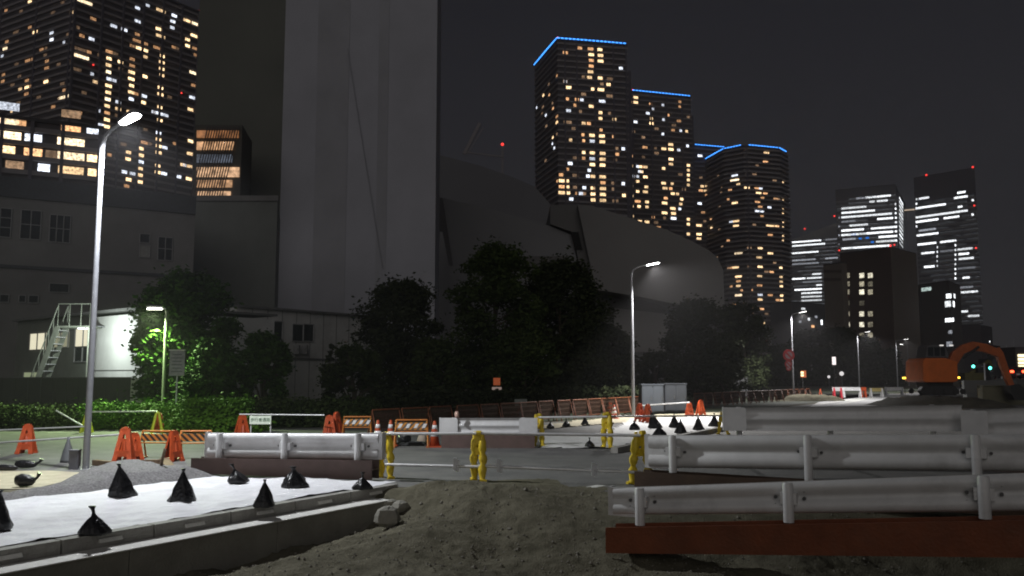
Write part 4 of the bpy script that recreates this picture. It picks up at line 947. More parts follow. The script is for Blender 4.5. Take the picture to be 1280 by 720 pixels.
for yy in (339, 349):
    q0 = isect((PW_[0], PW_[1]), 1030, yy)[0]; q1 = isect((PW_[0], PW_[1]), 1051, yy)[0]; b.bar(q0+Vector((0, -.1, 0)), q1+Vector((0, -.1, 0)), .25, .9)
b.build('band', brown_w, tw)
lg = office_w
block('slab_block', 'grey block with bright white windows at both sides, behind the excavator cab', [(1124, 362), (1150, 357), (1186, 352), (1200, 358)], 40, mat('grey_tile', (.12, .115, .11), .7), [
    (1136, 373, lg, 4, 1.5), (1137, 382, lg, 4.5, 2.2), (1137, 402, office_d, 4, 1.4), (1158, 361.5, lit_window_mat('green_white', (.8, 1, .95), .7), 5.5, 1.5), (1186, 370, lg, 2.6, 1.8), (1193, 370, lg, 2.6, 1.8), (1185, 380, lg, 3, 2.4), (1192, 380, lg, 3, 2.4),
    (1187, 400, office_w, 4.5, 1.5), (1188, 415, office_d, 2, 1.4), (1187, 430, office_d, 3, 2)], (2, 2), 14)
block('slab_block', 'low pale block at right end with a row of small white lights', [(1198, 408), (1226, 408)], 26, mat('pale_tile', (.17, .155, .145), .7), [(1207, 425.5, lg, 1.5, .8), (1213, 425, lg, 1, .6), (1219, 425.5, lg, 1.6, .8), (1213, 420, office_d, 3, .8)], (1, 1), 12)
block('slab_block', 'narrow dark block with a single white light right of the low pale block', [(1226, 407), (1240, 410)], 26, body_m, [(1237, 427, lg, 1, .7)], (1, 1), 12)
block('slab_block', 'dim block with small lights between round tower and tan wing', [(990, 378), (1034, 382)], 36, mat('grey_render', (.13, .13, .14), .7), [
    (1004, 386, lg, 3, 1), (1011, 399, lg, 1.6, 1.2), (1027, 403, lg, 1.2, 2.4), (1016, 408, MW['o'], 2.4, 1.2), (1000, 402, office_d, 2, 1.2), (1020, 396, office_d, 2, 1.2)], (1, 1), 12)

# ------------------------------------------------------------------ vegetation
def leaf_mat(name, c, c2):
    m = mat(name, c, .7, 0, 0, 1.4, col2=c2, spec=.08)
    return m
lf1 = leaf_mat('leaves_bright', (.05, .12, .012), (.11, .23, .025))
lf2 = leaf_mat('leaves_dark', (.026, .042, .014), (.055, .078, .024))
lf4 = leaf_mat('leaves_mid', (.02, .05, .008), (.045, .10, .014))
lf3 = leaf_mat('leaves_darkest', (.022, .030, .014), (.044, .054, .024))
bark = mat('bark', (.07, .055, .04), .9, 0, .3, 8, .6, 20)
def leaf_mesh(name, clumps, n, size, m, parent, flat=.7):
    """leaf sized faces scattered through clumps (centre, radius)"""
    C_ = np.array([[*c, r] for c, r in clumps]); wts = C_[:, 3]**2; wts /= wts.sum()
    idx = RS.choice(len(C_), n, p=wts)
    d = RS.normal(size=(n, 3)); d /= np.linalg.norm(d, axis=1)[:, None]
    rr = (RS.uniform(.25, 1, n)**.5)[:, None]*C_[idx, 3][:, None]*RS.uniform(.8, 1.2, n)[:, None]
    P_ = C_[idx, :3]+d*rr*np.array([1, 1, flat])
    P_ += RS.normal(size=(n, 3))*(C_[idx, 3]*RS.choice([.05, .35], n, p=[.7, .3]))[:, None]
    u = RS.normal(size=(n, 3)); u[:, 2] *= .5; u /= np.linalg.norm(u, axis=1)[:, None]
    w_ = RS.normal(size=(n, 3)); v = np.cross(u, w_); v /= np.linalg.norm(v, axis=1)[:, None]
    s_ = size*RS.uniform(.6, 1.4, n)[:, None]
    a = P_-u*s_; b_ = P_+v*s_*.5; c = P_+u*s_; e_ = P_-v*s_*.5
    V = np.stack([a, b_, c, e_], 1).reshape(-1, 3)-np.array(ORG[parent.name] if parent else (0, 0, 0))
    V[:, 2] = np.maximum(V[:, 2], .02)
    me = bpy.data.meshes.new(name); me.vertices.add(4*n); me.vertices.foreach_set('co', V.ravel())
    me.loops.add(4*n); me.loops.foreach_set('vertex_index', np.arange(4*n)); me.polygons.add(n)
    me.polygons.foreach_set('loop_start', np.arange(n)*4); me.polygons.foreach_set('loop_total', np.full(n, 4))
    me.materials.append(m); me.update(); me.validate()
    o = bpy.data.objects.new(name, me); COL.objects.link(o)
    if parent: o.parent = parent
    return o
def tree(px, Y, pyt, halfw_px, label, m, n=9000, size=.11, low=.18, grp='trees in front of the plant hall', name='tree', nclump=34, trunk=.13, trunkfrac=.9):
    x = W(px, 470, Y).x; top = XZ(px, pyt, Y)[1]; hw_ = halfw_px*Y/F; t = thing(name, label, 'tree', (x, Y, 0), grp)
    rnd = random.Random(px*7+int(Y)); cl = []; nclump = int(nclump*3.2); n = int(n*2.0); size *= .8; low = min(low, .10); halfw_px = halfw_px; hw_ *= 1.12 if halfw_px > 30 else 1
    for i in range(nclump):
        f = rnd.uniform(0, 1); z = top*(low+(1-low)*f)
        wz = hw_*(max(.05, 1-((f-.42)/.62)**2)**.5)*rnd.uniform(.8, 1.12); a_ = rnd.uniform(0, 6.28); q = rnd.uniform(.35, 1)**.6
        r = min(hw_*.24, top*.10)*rnd.uniform(.5, 1.5)
        cl.append(((x+math.cos(a_)*max(0, wz-r*.6)*q, Y+math.sin(a_)*max(0, wz-r*.6)*q, min(z, top-r*.7)), r))
    cl.append(((x+rnd.uniform(-.2, .2)*hw_, Y, top-.22*hw_), hw_*.22))
    b = MB(); b.tube([(x, Y, 0), (x+.05, Y, top*.3), (x-.1, Y+.05, top*.6), (x, Y, top*.85)], [trunk, trunk*.8, trunk*.5, trunk*.15], 9)
    for c, r in cl[::5]:
        z0 = max(.3, c[2]-rnd.uniform(.8, 1.8)); b.tube([(x, Y, min(z0, top*.7)), ((x+c[0])/2, (Y+c[1])/2, (z0+c[2])/2+.1), c], [trunk*.4, trunk*.25, trunk*.08], 5)
    b.build('trunk', bark, t); leaf_mesh('crown', cl, n, size, m, t); return t
GL = 'trees beside the short pole lamp'
tree(232, 32, 343, 58, 'broad leafy tree towering over the short pole lamp at left', lf4, 15000, .13, .2, GL, nclump=46)
tree(180, 35.5, 400, 20, 'small leaning leafy tree just left of the short pole lamp', lf4, 3500, .11, .2, GL, nclump=14)
tree(262, 29.5, 425, 34, 'green lit bushy tree right of the sign board', lf4, 8000, .10, .1, GL, nclump=24)
tree(330, 31, 418, 32, 'round green tree in front of the pale prefab office', lf4, 8000, .10, .1, GL, nclump=24)
tree(413, 40, 430, 9, 'thin dark upright conifer at the corner of the prefab office', lf3, 2500, .09, .05, GL, 'conifer', 10, .06)
tree(442, 37, 432, 36, 'low round bush tree right of the thin conifer', lf2, 6500, .11, .05, nclump=22)
tree(500, 46, 351, 52, 'dark tree in front of the chimney foot', lf3, 12000, .14, nclump=38)
tree(548, 40, 425, 34, 'low dark bush tree between chimney tree and tallest tree', lf2, 6000, .12, .05, nclump=22)
tree(620, 46, 308, 58, 'tallest dark tree with loose ragged top near the middle', lf2, 15000, .14, nclump=44)
tree(702, 48, 326, 56, 'rounded dark tree second in height, right of the tallest tree', lf3, 13000, .15, nclump=40)
tree(655, 41, 415, 44, 'low dark bush tree standing before the two tallest trees', lf2, 7000, .12, .05, nclump=24)
tree(762, 50, 405, 36, 'low dark tree behind the middle street lamp', lf3, 8000, .14, .08, nclump=26)
tree(735, 42, 440, 36, 'low dark shrub like tree left of the middle street lamp', lf3, 5000, .12, .05, nclump=20)
tree(820, 55, 440, 30, 'low dark tree behind the grey cabinet', lf3, 5000, .14, .05, nclump=18)
tree(870, 62, 376, 42, 'tall dark rounded tree below the right end of the hall', lf3, 10000, .17, .1, nclump=32)
tree(932, 70, 380, 34, 'dark tree right next to the round apartment tower foot', lf3, 9000, .18, .1, nclump=28)
tree(908, 58, 430, 26, 'low dark tree in front of the two dark rounded trees', lf3, 5000, .15, .05, nclump=16)
FG = 'far dark trees along the road at right'
for px, pt, hw_, lb in ((978, 432, 26, 'far dark tree left of the lamp with red signs'), (1012, 414, 28, 'far dark tree topping the row right of the lamp with red signs'), (1048, 410, 30, 'tallest of the far dark trees, under the tan wing'),
                    (1085, 422, 26, 'far dark tree behind the fourth street lamp'), (1112, 438, 22, 'lowest far dark tree near the farthest lamp'), (960, 445, 24, 'far dark tree beside the round tower foot')):
    tree(px, 140, pt, hw_, lb, lf3, 6000, .34, .0, FG, nclump=22, trunk=.3)
def hedge(px0, px1, Y, h, label, m, n=9000, size=.05, dp=.9, name='hedge', grp='hedges along the verge'):
    x0, x1 = W(px0, 470, Y).x, W(px1, 470, Y).x; t = thing(name, label, 'hedge', ((x0+x1)/2, Y, 0), grp); cl = []
    k_ = int((x1-x0)/.22)+1
    for i in range(k_):
        for j in range(3):
            for z in (.25, .6, .9):
                cl.append(((x0+(x1-x0)*(i+.5)/k_+random.uniform(-.08, .08), Y-dp/2+j*dp/2, h*z-.12+random.uniform(-.05, .05)), .26))
    b = MB()
    for i in range(0, k_, 2):
        x = x0+(x1-x0)*(i+.5)/k_; b.tube([(x, Y, 0), (x+.05, Y, h*.5)], [.02, .01], 5)
    b.build('stems', bark, t); leaf_mesh('foliage', cl, n, size, m, t, 1)
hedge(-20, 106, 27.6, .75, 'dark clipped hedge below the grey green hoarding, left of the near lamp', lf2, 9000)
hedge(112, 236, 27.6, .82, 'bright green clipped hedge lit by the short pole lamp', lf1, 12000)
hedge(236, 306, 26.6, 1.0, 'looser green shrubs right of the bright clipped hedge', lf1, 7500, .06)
hedge(306, 470, 29, .9, 'dark shrub row behind the white sign on the fence', lf2, 10000, .07)
hedge(470, 640, 34, 1.1, 'dark shrub row under the middle trees, left half', lf3, 9000, .09)
hedge(640, 800, 40, 1.2, 'dark shrub row under the middle trees, right half', lf3, 9000, .10)
# tufts of verge grass
cl = [((W(px, 470, 25.8).x+random.uniform(-.2, .2), 25.9+random.uniform(-.5, .6), .12), .3) for px in range(215, 320, 3)]
o = leaf_mesh('grass', cl, 5000, .07, lf1, None, 1.2); tag(o, 'rough grass growing at the foot of the loose green shrubs', 'grass', kind='stuff')

# ------------------------------------------------------------------ fences, barricades, cones
mesh_br = mat('brown_orange_mesh', (.05, .021, .011), .6, 0, .3, 6, dirt=.3)
fence_leg = mat('faded_orange_frame', (.16, .045, .014), .55, 0, .2, 5, dirt=.3)
FGp = 'row of orange mesh barriers in front of the trees'
def barrier_unit(loc, rz, L_=1.15, h=.76):
    p = Vector(loc); t = thing('mesh_barrier', 'dull orange mesh barrier in the long row in front of the dark trees', 'barrier', p, FGp)
    b = MB()
    for s_ in (-1, 1):
        b.tube([p+Vector((s_*L_/2, -.18, 0)), p+Vector((s_*L_/2, 0, h)), p+Vector((s_*L_/2, .18, 0))], .022, 6)
    b.tube([p+Vector((-L_/2, 0, h)), p+Vector((L_/2, 0, h))], .022, 6); b.tube([p+Vector((-L_/2, 0, .12)), p+Vector((L_/2, 0, .12))], .018, 6); b.build('frame', fence_leg, t)
    b = MB(); n_ = 16
    for i in range(n_):
        x = -L_/2+L_*(i+.5)/n_; b.bar(p+Vector((x, 0, .14)), p+Vector((x, 0, h-.03)), .014, .034)
    for z in (.28, .45, .62): b.bar(p+Vector((-L_/2+.02, .002, z)), p+Vector((L_/2-.02, .002, z)), .012, .06)
    b.build('mesh_panel', mesh_br, t); t.rotation_euler = (0, 0, rz); return t
# line runs parallel to the lamps, a little behind
fa, fb = Vector((-3.9, 23.6, 0)), Vector((8.6, 43.5, 0)); dr = (fb-fa); nn_ = int(dr.length/1.24); rz = math.atan2(dr.y, dr.x)
u0 = barrier_unit(fa+dr*(.5/nn_), rz)
for i in range(1, nn_):
    dup(u0, fa+dr*((i+.5)/nn_)+Vector((random.uniform(-.05, .05), random.uniform(-.05, .05), 0)), rz+random.uniform(-.09, .09))
fa2, fb2 = Vector((9.8, 46, 0)), Vector((22, 63, 0)); dr2 = fb2-fa2; n2 = int(dr2.length/1.24)
for i in range(n2): dup(u0, fa2+dr2*((i+.5)/n2), math.atan2(dr2.y, dr2.x)+random.uniform(-.1, .1))
# A-shaped orange plastic frames
AG = 'orange plastic A frames'
def a_frame(loc, h, rz, label, m=orange_pl, grp=AG, double=True, thin=False):
    p = Vector(loc); t = thing('frame_barrier', label, 'barrier', p, grp); k_ = h/.9
    for i_, oy in enumerate((-.17, .17) if double else (0,)):
        b = MB(); P_ = lambda x, z: p+Vector((x*k_*.85, oy*k_*(1-z/.9), z*k_))
        if thin:
            b.tube([P_(-.26, 0), P_(-.15, .45), P_(-.07, .82), P_(0, .9), P_(.07, .82), P_(.15, .45), P_(.26, 0)], .034, 8); b.build('side_panel', m, t); continue
        for s_ in (-1, 1):
            b.bar(P_(s_*.23, 0), P_(s_*.075, .84), .045, .085, up=(1, 0, 0)); b.bar(P_(s_*.30, .02), P_(s_*.18, .03), .07, .05)
        b.bar(P_(-.10, .80), P_(.10, .80), .05, .14); b.bar(P_(-.12, .56), P_(.12, .56), .045, .07); b.bar(P_(-.19, .22), P_(.19, .22), .045, .12)
        b.bar(P_(-.04, .26), P_(0, .56), .04, .05); b.bar(P_(.04, .26), P_(0, .56), .04, .05)
        b.tube([P_(0, .84), P_(0, .9)], .05*k_, 8)
        b.build('side_panel', m, t)
    t.rotation_euler = (0, 0, rz); return t
def a_px(px, pyb, pyt, rz, label, **kw):
    p = G(px, pyb); h = XZ(px, pyt, p.y)[1]; return a_frame((p.x, p.y, 0), h, rz, label, **kw)
a_px(33, 567, 530, .1, 'orange A frame left of the near lamp pole, on the dim road')
a_px(155, 577, 534, .1, 'bright orange A frame with yellow top just right of the near lamp pole')
a_px(167, 575, 541, .9, 'narrow orange A frame seen edge on behind the bright one')
a_px(216, 577, 538, 1.1, 'red orange A frame between the two striped barricades')
a_px(198, 540, 516, .6, 'orange A frame before the hedge, beside the yellow legs')
a_px(302, 552, 518, .8, 'red orange A frame at the left end of the mesh barriers')
a_px(411, 553, 519, .3, 'orange A frame left of the first white chequered barricade')
a_px(420, 552, 515, 1.2, 'red A frame seen edge on next to the first chequered barricade')
a_px(862, 522, 503, .2, 'bright orange A frame left of a pair below the hall', double=True)
a_px(876, 520, 500, .4, 'bright orange A frame right of a pair below the hall')
a_px(800, 528, 504, .7, 'thin red A frame beside the foot of the middle street lamp')
a_px(810, 529, 505, .5, 'red A frame just right of the middle lamp, before the cabinet')
a_px(763, 517, 502, .5, 'dim orange A frame behind the middle rear yellow stand')
yg = mat('yellow_green_plastic', (.62, .7, .03), .45)
a_px(108, 541, 516, .2, 'yellow A frame straddling the foot view of the near lamp pole', m=yg, grp='yellow A frames', thin=True)
a_px(196, 542, 515, .5, 'yellow A frame in front of the bright hedge', m=yg, grp='yellow A frames', thin=True)
pipe(W(108, 515, G(108, 541).y), W(196, 514, G(196, 542).y), 'thin pipe in front of the hedge between the yellow A frames', pipe_w, .02)
pipe(W(-10, 554, G(33, 567).y), W(155, 543, G(155, 577).y), 'pale pipe from the left edge to the bright orange A frame', pipe_w, .02)
pipe(W(70, 513, 24), W(103, 532, 24), 'slanting pipe leaning down left of the near lamp pole', pipe_w, .02)
pipe(W(-10, 538, 22), W(110, 533, 22), 'thin pale pipe along the road left of the near lamp', pipe_w, .018)
pipe(W(800, 507, 34), W(862, 503, 33), 'thin pipe held by red frames before the grey cabinet', pipe_w, .022)
# striped barricades
st_or = stripes('orange_black_stripes', (.5, .17, .03), (.02, .02, .02), 7.5, 1.0)
st_wh = stripes('orange_white_stripes', (.6, .24, .03), (.10, .09, .08), 8.0, -1.0)
def striped(px0, px1, pyb, pyt, label, m_b, m_f, rz=0, grp='striped sawhorse barricades', chk=False):
    p = G((px0+px1)/2, pyb); h = XZ(640, pyt, p.y)[1]; L_ = (px1-px0)*p.y/F*.96; p.z = 0
    t = thing('striped_barricade', label, 'barricade', p, grp); b = MB()
    for s_ in (-1, 1):
        b.tube([p+Vector((s_*L_/2, -.22, 0)), p+Vector((s_*L_*.46, 0, h)), p+Vector((s_*L_/2, .22, 0))], .02, 8)
        b.bar(p+Vector((s_*L_/2, -.25, .015)), p+Vector((s_*L_/2, .25, .015)), .05, .03)
    b.tube([p+Vector((-L_*.46, 0, h)), p+Vector((L_*.46, 0, h))], .02, 8)
    b.tube([p+Vector((-L_*.48, -.06, h*.58)), p+Vector((L_*.48, -.06, h*.58))], .015, 8); b.build('frame', m_f, t)
    b = MB(); b.box(p+Vector((0, -.06, h*.78)), (L_*.90, .03, h*.27)); b.build('striped_board', m_b, t)
    if chk:
        b = MB()
        for i in range(4): 
            x = -L_*.36+i*L_*.24; c = p+Vector((x, -.082, h*.79)); b.prism([(-.05, -.05), (.03, -.05), (.08, .05), (0, .05)], a=-.003, b=.003, org=c)
        b.build('reflector', cone_white, t)
    t.rotation_euler = (0, 0, rz)
striped(174, 216, 573, 539, 'orange and black striped barricade right of the bright orange A frame', st_or, orange_pt, -.1)
striped(224, 264, 574, 539, 'orange and black striped barricade touching the left end of the guardrail', st_or, orange_pt, .15)
striped(428, 465, 552, 521, 'orange chequered barricade behind the right half of the left guardrail', st_wh, orange_pt, .05, chk=True)
striped(493, 536, 559, 525, 'orange chequered barricade between two traffic cones', st_wh, orange_pt, .05, chk=True)
# cones
def cone(px, pyb, pyt, label):
    p = G(px, pyb); h = XZ(px, pyt, p.y)[1]; p.z = 0; t = thing('traffic_cone', label, 'traffic cone', p, 'orange and white traffic cones')
    b = MB(); r_ = lambda z: .135*(1-z)+.028*z
    b.box(p+Vector((0, 0, .02)), (.36, .36, .04)); b.lathe(p+Vector((0, 0, .04)), [(r_(0), 0), (r_(.98), h-.05), (.015, h-.04)], 18); b.build('cone_body', orange_pl, t)
    b = MB()
    for z0, z1 in ((.38, .56), (.68, .84)): b.lathe(p+Vector((0, 0, .04+z0*(h-.05))), [(r_(z0)+.004, 0), (r_(z1)+.004, (z1-z0)*(h-.05))], 18)
    b.build('reflective_band', cone_white, t)
cone(543, 559, 526, 'orange cone with white bands right of the chequered barricade')
cone(488, 558, 525, 'orange cone with white bands left of the chequered barricade')
cone(472, 557, 525, 'orange cone behind the right end of the left guardrail')
cone(768, 524, 506, 'small grey white cone left of the middle lamp foot')
cone(945, 502, 494, 'tiny far cone at the left end of the distant barriers')
# sign on the fence with lettering
sp = W(325.5, 525, 21.6); t = thing('sign_board', 'small white sign with green Japanese lettering on the orange fence at left', 'sign', (sp.x, sp.y, 0))
b = MB(); b.box(sp, (.54, .02, .21)); b.build('board', mat('sign_white', (.72, .8, .66), .5), t)
b = MB(); 
for s_ in (-1, 1): b.tube([sp+Vector((s_*.25, .05, -sp.z)), sp+Vector((s_*.25, .05, .16))], .016, 6)
b.tube([sp+Vector((-.55, .05, .14)), sp+Vector((1.6, .05, .12))], .016, 6); b.build('stand', pipe_w, t)
def text_mesh(s_, size, m, loc, par, rz=0, name='lettering'):
    cu = bpy.data.curves.new(name, 'FONT'); cu.body = s_; cu.size = size; cu.align_x = 'CENTER'; cu.align_y = 'CENTER'; cu.extrude = .002
    o = bpy.data.objects.new(name, cu); COL.objects.link(o); dg = bpy.context.evaluated_depsgraph_get(); me = bpy.data.meshes.new_from_object(o.evaluated_get(dg))
    bpy.data.objects.remove(o); o = bpy.data.objects.new(name, me); me.materials.append(m); COL.objects.link(o); o.parent = par
    o.location = Vector(loc)-ORG[par.name]; o.rotation_euler = (math.pi/2, 0, rz); return o
text_mesh('歩行者通路', .10, mat('sign_green', (.01, .09, .03), .6), sp+Vector((0, -.014, 0)), t)
# blank rear sign on a post before the tree
sp = W(221.5, 454, 27.8); t = thing('post_sign', 'grey rectangular sign board on a thin post right of the short pole lamp', 'sign', (sp.x, sp.y, 0))
b = MB(); b.tube([(sp.x, sp.y+.04, 0), (sp.x, sp.y+.04, sp.z+.3)], .03, 8); b.build('post', galv, t)
b = MB(); b.box(sp, (.5, .04, .82)); b.build('board', mat('sign_grey', (.3, .3, .33), .5, 0, .2, 9), t, bevel=.01)
b = MB(); b.box(sp+Vector((0, -.015, .425)), (.52, .1, .03)); b.build('top_cap', cone_white, t)
b = MB()
for i in range(6): b.box(sp+Vector((0, -.023, .28-i*.11)), (.36 if i % 2 else .3, .004, .03))
b.build('printed_lines', mat('sign_print', (.14, .14, .16), .6), t)
sp = W(651, 504, 31.5); b = MB(); b.box(sp, (.46, .03, .3)); b.tube([(sp.x, sp.y+.03, 0), (sp.x, sp.y+.03, sp.z+.1)], .02, 6)
tag(b.build('post_sign', mat('sign_greygreen', (.2, .23, .21), .5), org=(sp.x, sp.y, 0)), 'small plain grey plate above the orange mesh barriers in the middle', 'sign')
# timber, stakes, small grey cone and box near the near lamp
def plank(a, b_, w_, h_, label, m=wood):
    o = MB(); o.bar(a, b_, w_, h_); tag(o.build('timber', m, org=a), label, 'timber', 'timbers on the gravel')
gp = lambda x, y, z=.06: G(x, y, z)
plank(gp(118, 578), gp(172, 583), .10, .10, 'long brown timber lying right of the near lamp foot')
plank(gp(150, 579), gp(208, 577), .09, .09, 'second timber lying before the striped barricade')
plank(gp(185, 583), gp(232, 590), .08, .08, 'timber pointing to the brown guardrail beam')
plank(gp(205, 577), gp(216, 592), .16, .14, 'short thick timber block at the gravel edge')
plank(gp(200, 588, .1), gp(206, 562, .5), .04, .04, 'wooden stake leaning on the timber pile')
p = G(93, 587); b = MB(); b.box(p+Vector((0, 0, .17)), (.16, .14, .34)); b.box(p+Vector((0, 0, .35)), (.18, .16, .03)); tag(b.build('marker_box', mat('grey_box', (.13, .13, .15), .6), org=p, bevel=.01), 'small upright grey box left of the near lamp foot', 'box')
p = G(84, 578); b = MB(); b.lathe(p, [(.14, 0), (.13, .06), (.09, .22), (.03, .42), (.02, .5)], 14, .1, 3); tag(b.build('grey_cover', mat('grey_cover', (.10, .105, .11), .7), org=p), 'dark grey peaked cover behind the small grey box', 'cover')
# hoses and bag by cone
p = G(515, 557)
b = MB()
for k_ in range(3):
    pts = [p+Vector((.42*math.cos(a_)*(1-.12*k_)+.02*math.sin(a_*3+k_), .22*math.sin(a_)+.03*k_, .03+.02*k_)) for a_ in np.linspace(0, 5.6, 26)]; b.tube(pts, .018, 6)
tag(b.build('hose', dark_rub, org=p), 'coiled dark hose on the road under the chequered barricade', 'hose')
p = G(505, 553); b = MB(); b.lathe(p, [(.14, 0), (.18, .08), (.15, .2), (.06, .3), (.03, .34)], 14, .2, 5); tag(b.build('sandbag', black_bag, org=p), 'black bag behind the chequered barricade and cones', 'sandbag', 'loose bags by the barricade')
p = G(528, 555); b = MB(); b.lathe(p, [(.1, 0), (.13, .08), (.1, .2), (.04, .3)], 14, .2, 8); tag(b.build('sandbag', mat('pale_bag', (.4, .33, .26), .8), org=p), 'pale cloth bag behind the chequered barricade', 'sandbag', 'loose bags by the barricade')
p = W(571, 519, 20.4); b = MB(); b.lathe(p+Vector((0, 0, -.06)), [(.04, 0), (.05, .05), (.055, .1), (.035, .15)], 12); tag(b.build('warning_lamp', mat('lamp_pink', (.6, .4, .33), .4), org=p), 'small round warning lamp on the short white guardrail', 'lamp')
# grey cabinets
def cabinet(px0, px1, pyt, pyb, label, m, ndoor=2, name='steel_cabinet', Y=None):
    p = G((px0+px1)/2, pyb); Y = Y or p.y; x0 = W(px0, 470, Y).x; x1 = W(px1, 470, Y).x; zt_ = XZ(640, pyt, Y)[1]
    t = thing(name, label, 'cabinet', ((x0+x1)/2, Y, 0), 'grey steel cabinets')
    b = MB(); b.box(((x0+x1)/2, Y+.45, zt_/2+.04), (x1-x0, .9, zt_-.08)); b.build('body', m, t, bevel=.012)
    b = MB(); b.box(((x0+x1)/2, Y+.45, zt_+.01), (x1-x0+.06, .98, .05)); b.build('roof', m, t)
    for i in range(ndoor):
        w_ = (x1-x0)/ndoor; cx = x0+w_*(i+.5); b = MB(); b.box((cx, Y-.012, zt_/2+.05), (w_-.06, .03, zt_-.2)); d_ = b.build('door', m, t)
        b = MB(); b.box((cx+w_*.35, Y-.04, zt_*.55), (.03, .03, .14)); b.build('handle', bolt_m, d_)
    return t
cab1 = mat('cabinet_grey', (.07, .08, .095), .5, .1, .06, 2, dirt=.2); cab2 = mat('cabinet_dark', (.034, .038, .045), .6, 0, .1, 2)
cabinet(802, 829, 481, 518, 'lighter grey steel cabinet right of the middle street lamp', cab1)
cabinet(831, 858, 480, 516, 'darker grey steel cabinet beside the lighter one', cab2, 2, Y=G(845, 517).y+.1)
cabinet(880, 897, 474, 498, 'small dim brown cabinet farther back below the dark trees', mat('cab_brown', (.08, .06, .055), .6), 1)
cabinet(902, 934, 473, 498, 'dim dark grey cabinet farther back, right of the brown one', mat('cab_dim', (.10, .10, .105), .6), 2)
# distant mound and barriers
p = G(1008, 501); b = MB(); vv = []
for j in range(14):
    for i in range(40):
        x = -2.6+5.2*i/39; y = -1.3+2.6*j/13; q = max(0, 1-(x/2.6)**2-(y/1.3)**2)**.5
        vv.append((p.x+x, p.y+y, .01+q*.42+q*.12*noise.noise(Vector((x*3, y*3, 0)))+.02*noise.noise(Vector((x*9, y*9, 0)))*q))
b.add(vv, [(j*40+i, j*40+i+1, (j+1)*40+i+1, (j+1)*40+i) for j in range(13) for i in range(39)], True); struct(b.build('gravel_bank', soil))
redpl = mat('red_plastic', (.55, .03, .05), .5)
def far_barrier(px0, px1, pyt, pyb, label, m1, m2):
    p = G((px0+px1)/2, pyb); Y = p.y; x0, x1 = W(px0, 470, Y).x, W(px1, 470, Y).x; zt_ = XZ(640, pyt, Y)[1]
    t = thing('road_barrier', label, 'barrier', ((x0+x1)/2, Y, 0), 'far red and white road barriers'); b = MB()
    b.box(((x0+x1)/2, Y, zt_-.14), (x1-x0, .08, .28)); b.build('board', m1, t)
    for x in (x0+.1, x1-.1):
        b = MB(); b.bar((x, Y-.2, 0), (x, Y, zt_), .12, .06); b.bar((x, Y+.2, 0), (x, Y, zt_), .12, .06); b.build('leg', m2, t)
far_barrier(1040, 1052, 484, 499, 'far red and white barrier left end of the pale board', cone_white, redpl)
far_barrier(1052, 1076, 484, 497, 'far long pale board barrier right of the distant gravel', cone_white, cone_white)
far_barrier(1074, 1082, 484, 497, 'far orange barrier at the right end of the pale board', orange_pl, orange_pl)
far_barrier(1086, 1103, 485, 496, 'far yellowish barrier on the pale paving', mat('pale_yellow', (.5, .4, .15), .6), cone_white)
far_barrier(1105, 1128, 484, 494, 'far grey white barrier nearest the excavator', cone_white, galv)
for i, (px, pyb, pyt) in enumerate(((970, 499, 488), (984, 499, 487), (997, 498, 486), (1009, 498, 486), (1026, 498, 486))):
    a_px(px, pyb, pyt, .3+.2*i, ['first', 'second', 'third', 'fourth', 'fifth'][i]+' from left of the small dim red frames behind the distant gravel', grp='dim red frames behind the distant gravel', m=fence_leg if i < 3 else orange_pl)
# round red signs on lamp 3
for i, (px, py, r) in enumerate(((986, 444, .42), (985.5, 455, .26), (986, 460, .2))):
    p = W(px, py, 61.7); b = MB(); b.tube([p, p+Vector((0, .04, 0))], r, 20); t = thing('road_sign', ['larger round red road sign on the third street lamp', 'small red sign below the larger round one', 'lowest small reddish sign on the third street lamp'][i], 'road sign', p, 'red signs on the third lamp')
    b.build('disc', mat('sign_red', (.5, .05, .06), .4), t)
    b = MB(); b.tube([p+Vector((0, -.01, 0)), p+Vector((0, -.002, 0))], r*.62, 20); b.build('disc_centre', mat('sign_centre', (.42, .3, .34), .4), t)
    b = MB(); b.bar(p+Vector((-r*.45, -.012, r*.45)), p+Vector((r*.45, -.012, -r*.45)), .01, r*.3); b.build('slash', MATS['sign_red'], t)
# small lights in the distance
def signal(px, py, Y, label, lit, name='traffic_signal', w=1.1):
    p = W(px, py, Y); t = thing(name, label, 'traffic signal', (p.x, Y, 0), 'distant traffic signals'); b = MB()
    b.tube([(p.x+w, Y+.1, 0), (p.x+w, Y+.1, p.z+.4)], .08, 8); b.tube([(p.x-.5, Y+.1, p.z), (p.x+w, Y+.1, p.z)], .05, 6); b.build('pole', galv, t)
    b = MB(); b.box(p, (1.2, .18, .42)); h_ = b.build('signal_head', bolt_m, t)
    b = MB(); b.tube([p+Vector((-.38, -.12, 0)), p+Vector((-.38, -.09, 0))], .19, 14); b.build('lens', lit, h_)
tealm = emit('teal_signal', (.12, 1, .8), 4)
signal(1220, 458, 105, 'distant traffic signal showing green, left of two, under the boom', tealm)
signal(1241, 460, 105, 'distant traffic signal showing green, right of two, under the boom', tealm)
p = W(1003, 467.5, 95); t = thing('signal_lamp', 'small orange and white signal light left of the far lamps, low over the fence', 'signal', (p.x, p.y, 0)); b = MB(); b.tube([(p.x, p.y, 0), p], .05, 6); b.build('post', bolt_m, t)
b = MB(); b.box(p+Vector((.12, 0, .0)), (.55, .15, .75)); b.build('housing', emit('orange_glow', (1, .2, .03), .5), t); b = MB(); b.box(p+Vector((-.05, -.09, .15)), (.3, .03, .22)); b.box(p+Vector((-.05, -.09, -.15)), (.3, .03, .2)); b.build('lens', emit('amber_w', (1, .75, .4), 2.5), t)
p = W(621, 478, 43.2); p2 = p.copy(); t = thing('lit_notice', 'small glowing orange notice seen low between the dark middle trees', 'sign', (p.x, p.y-4, 0))
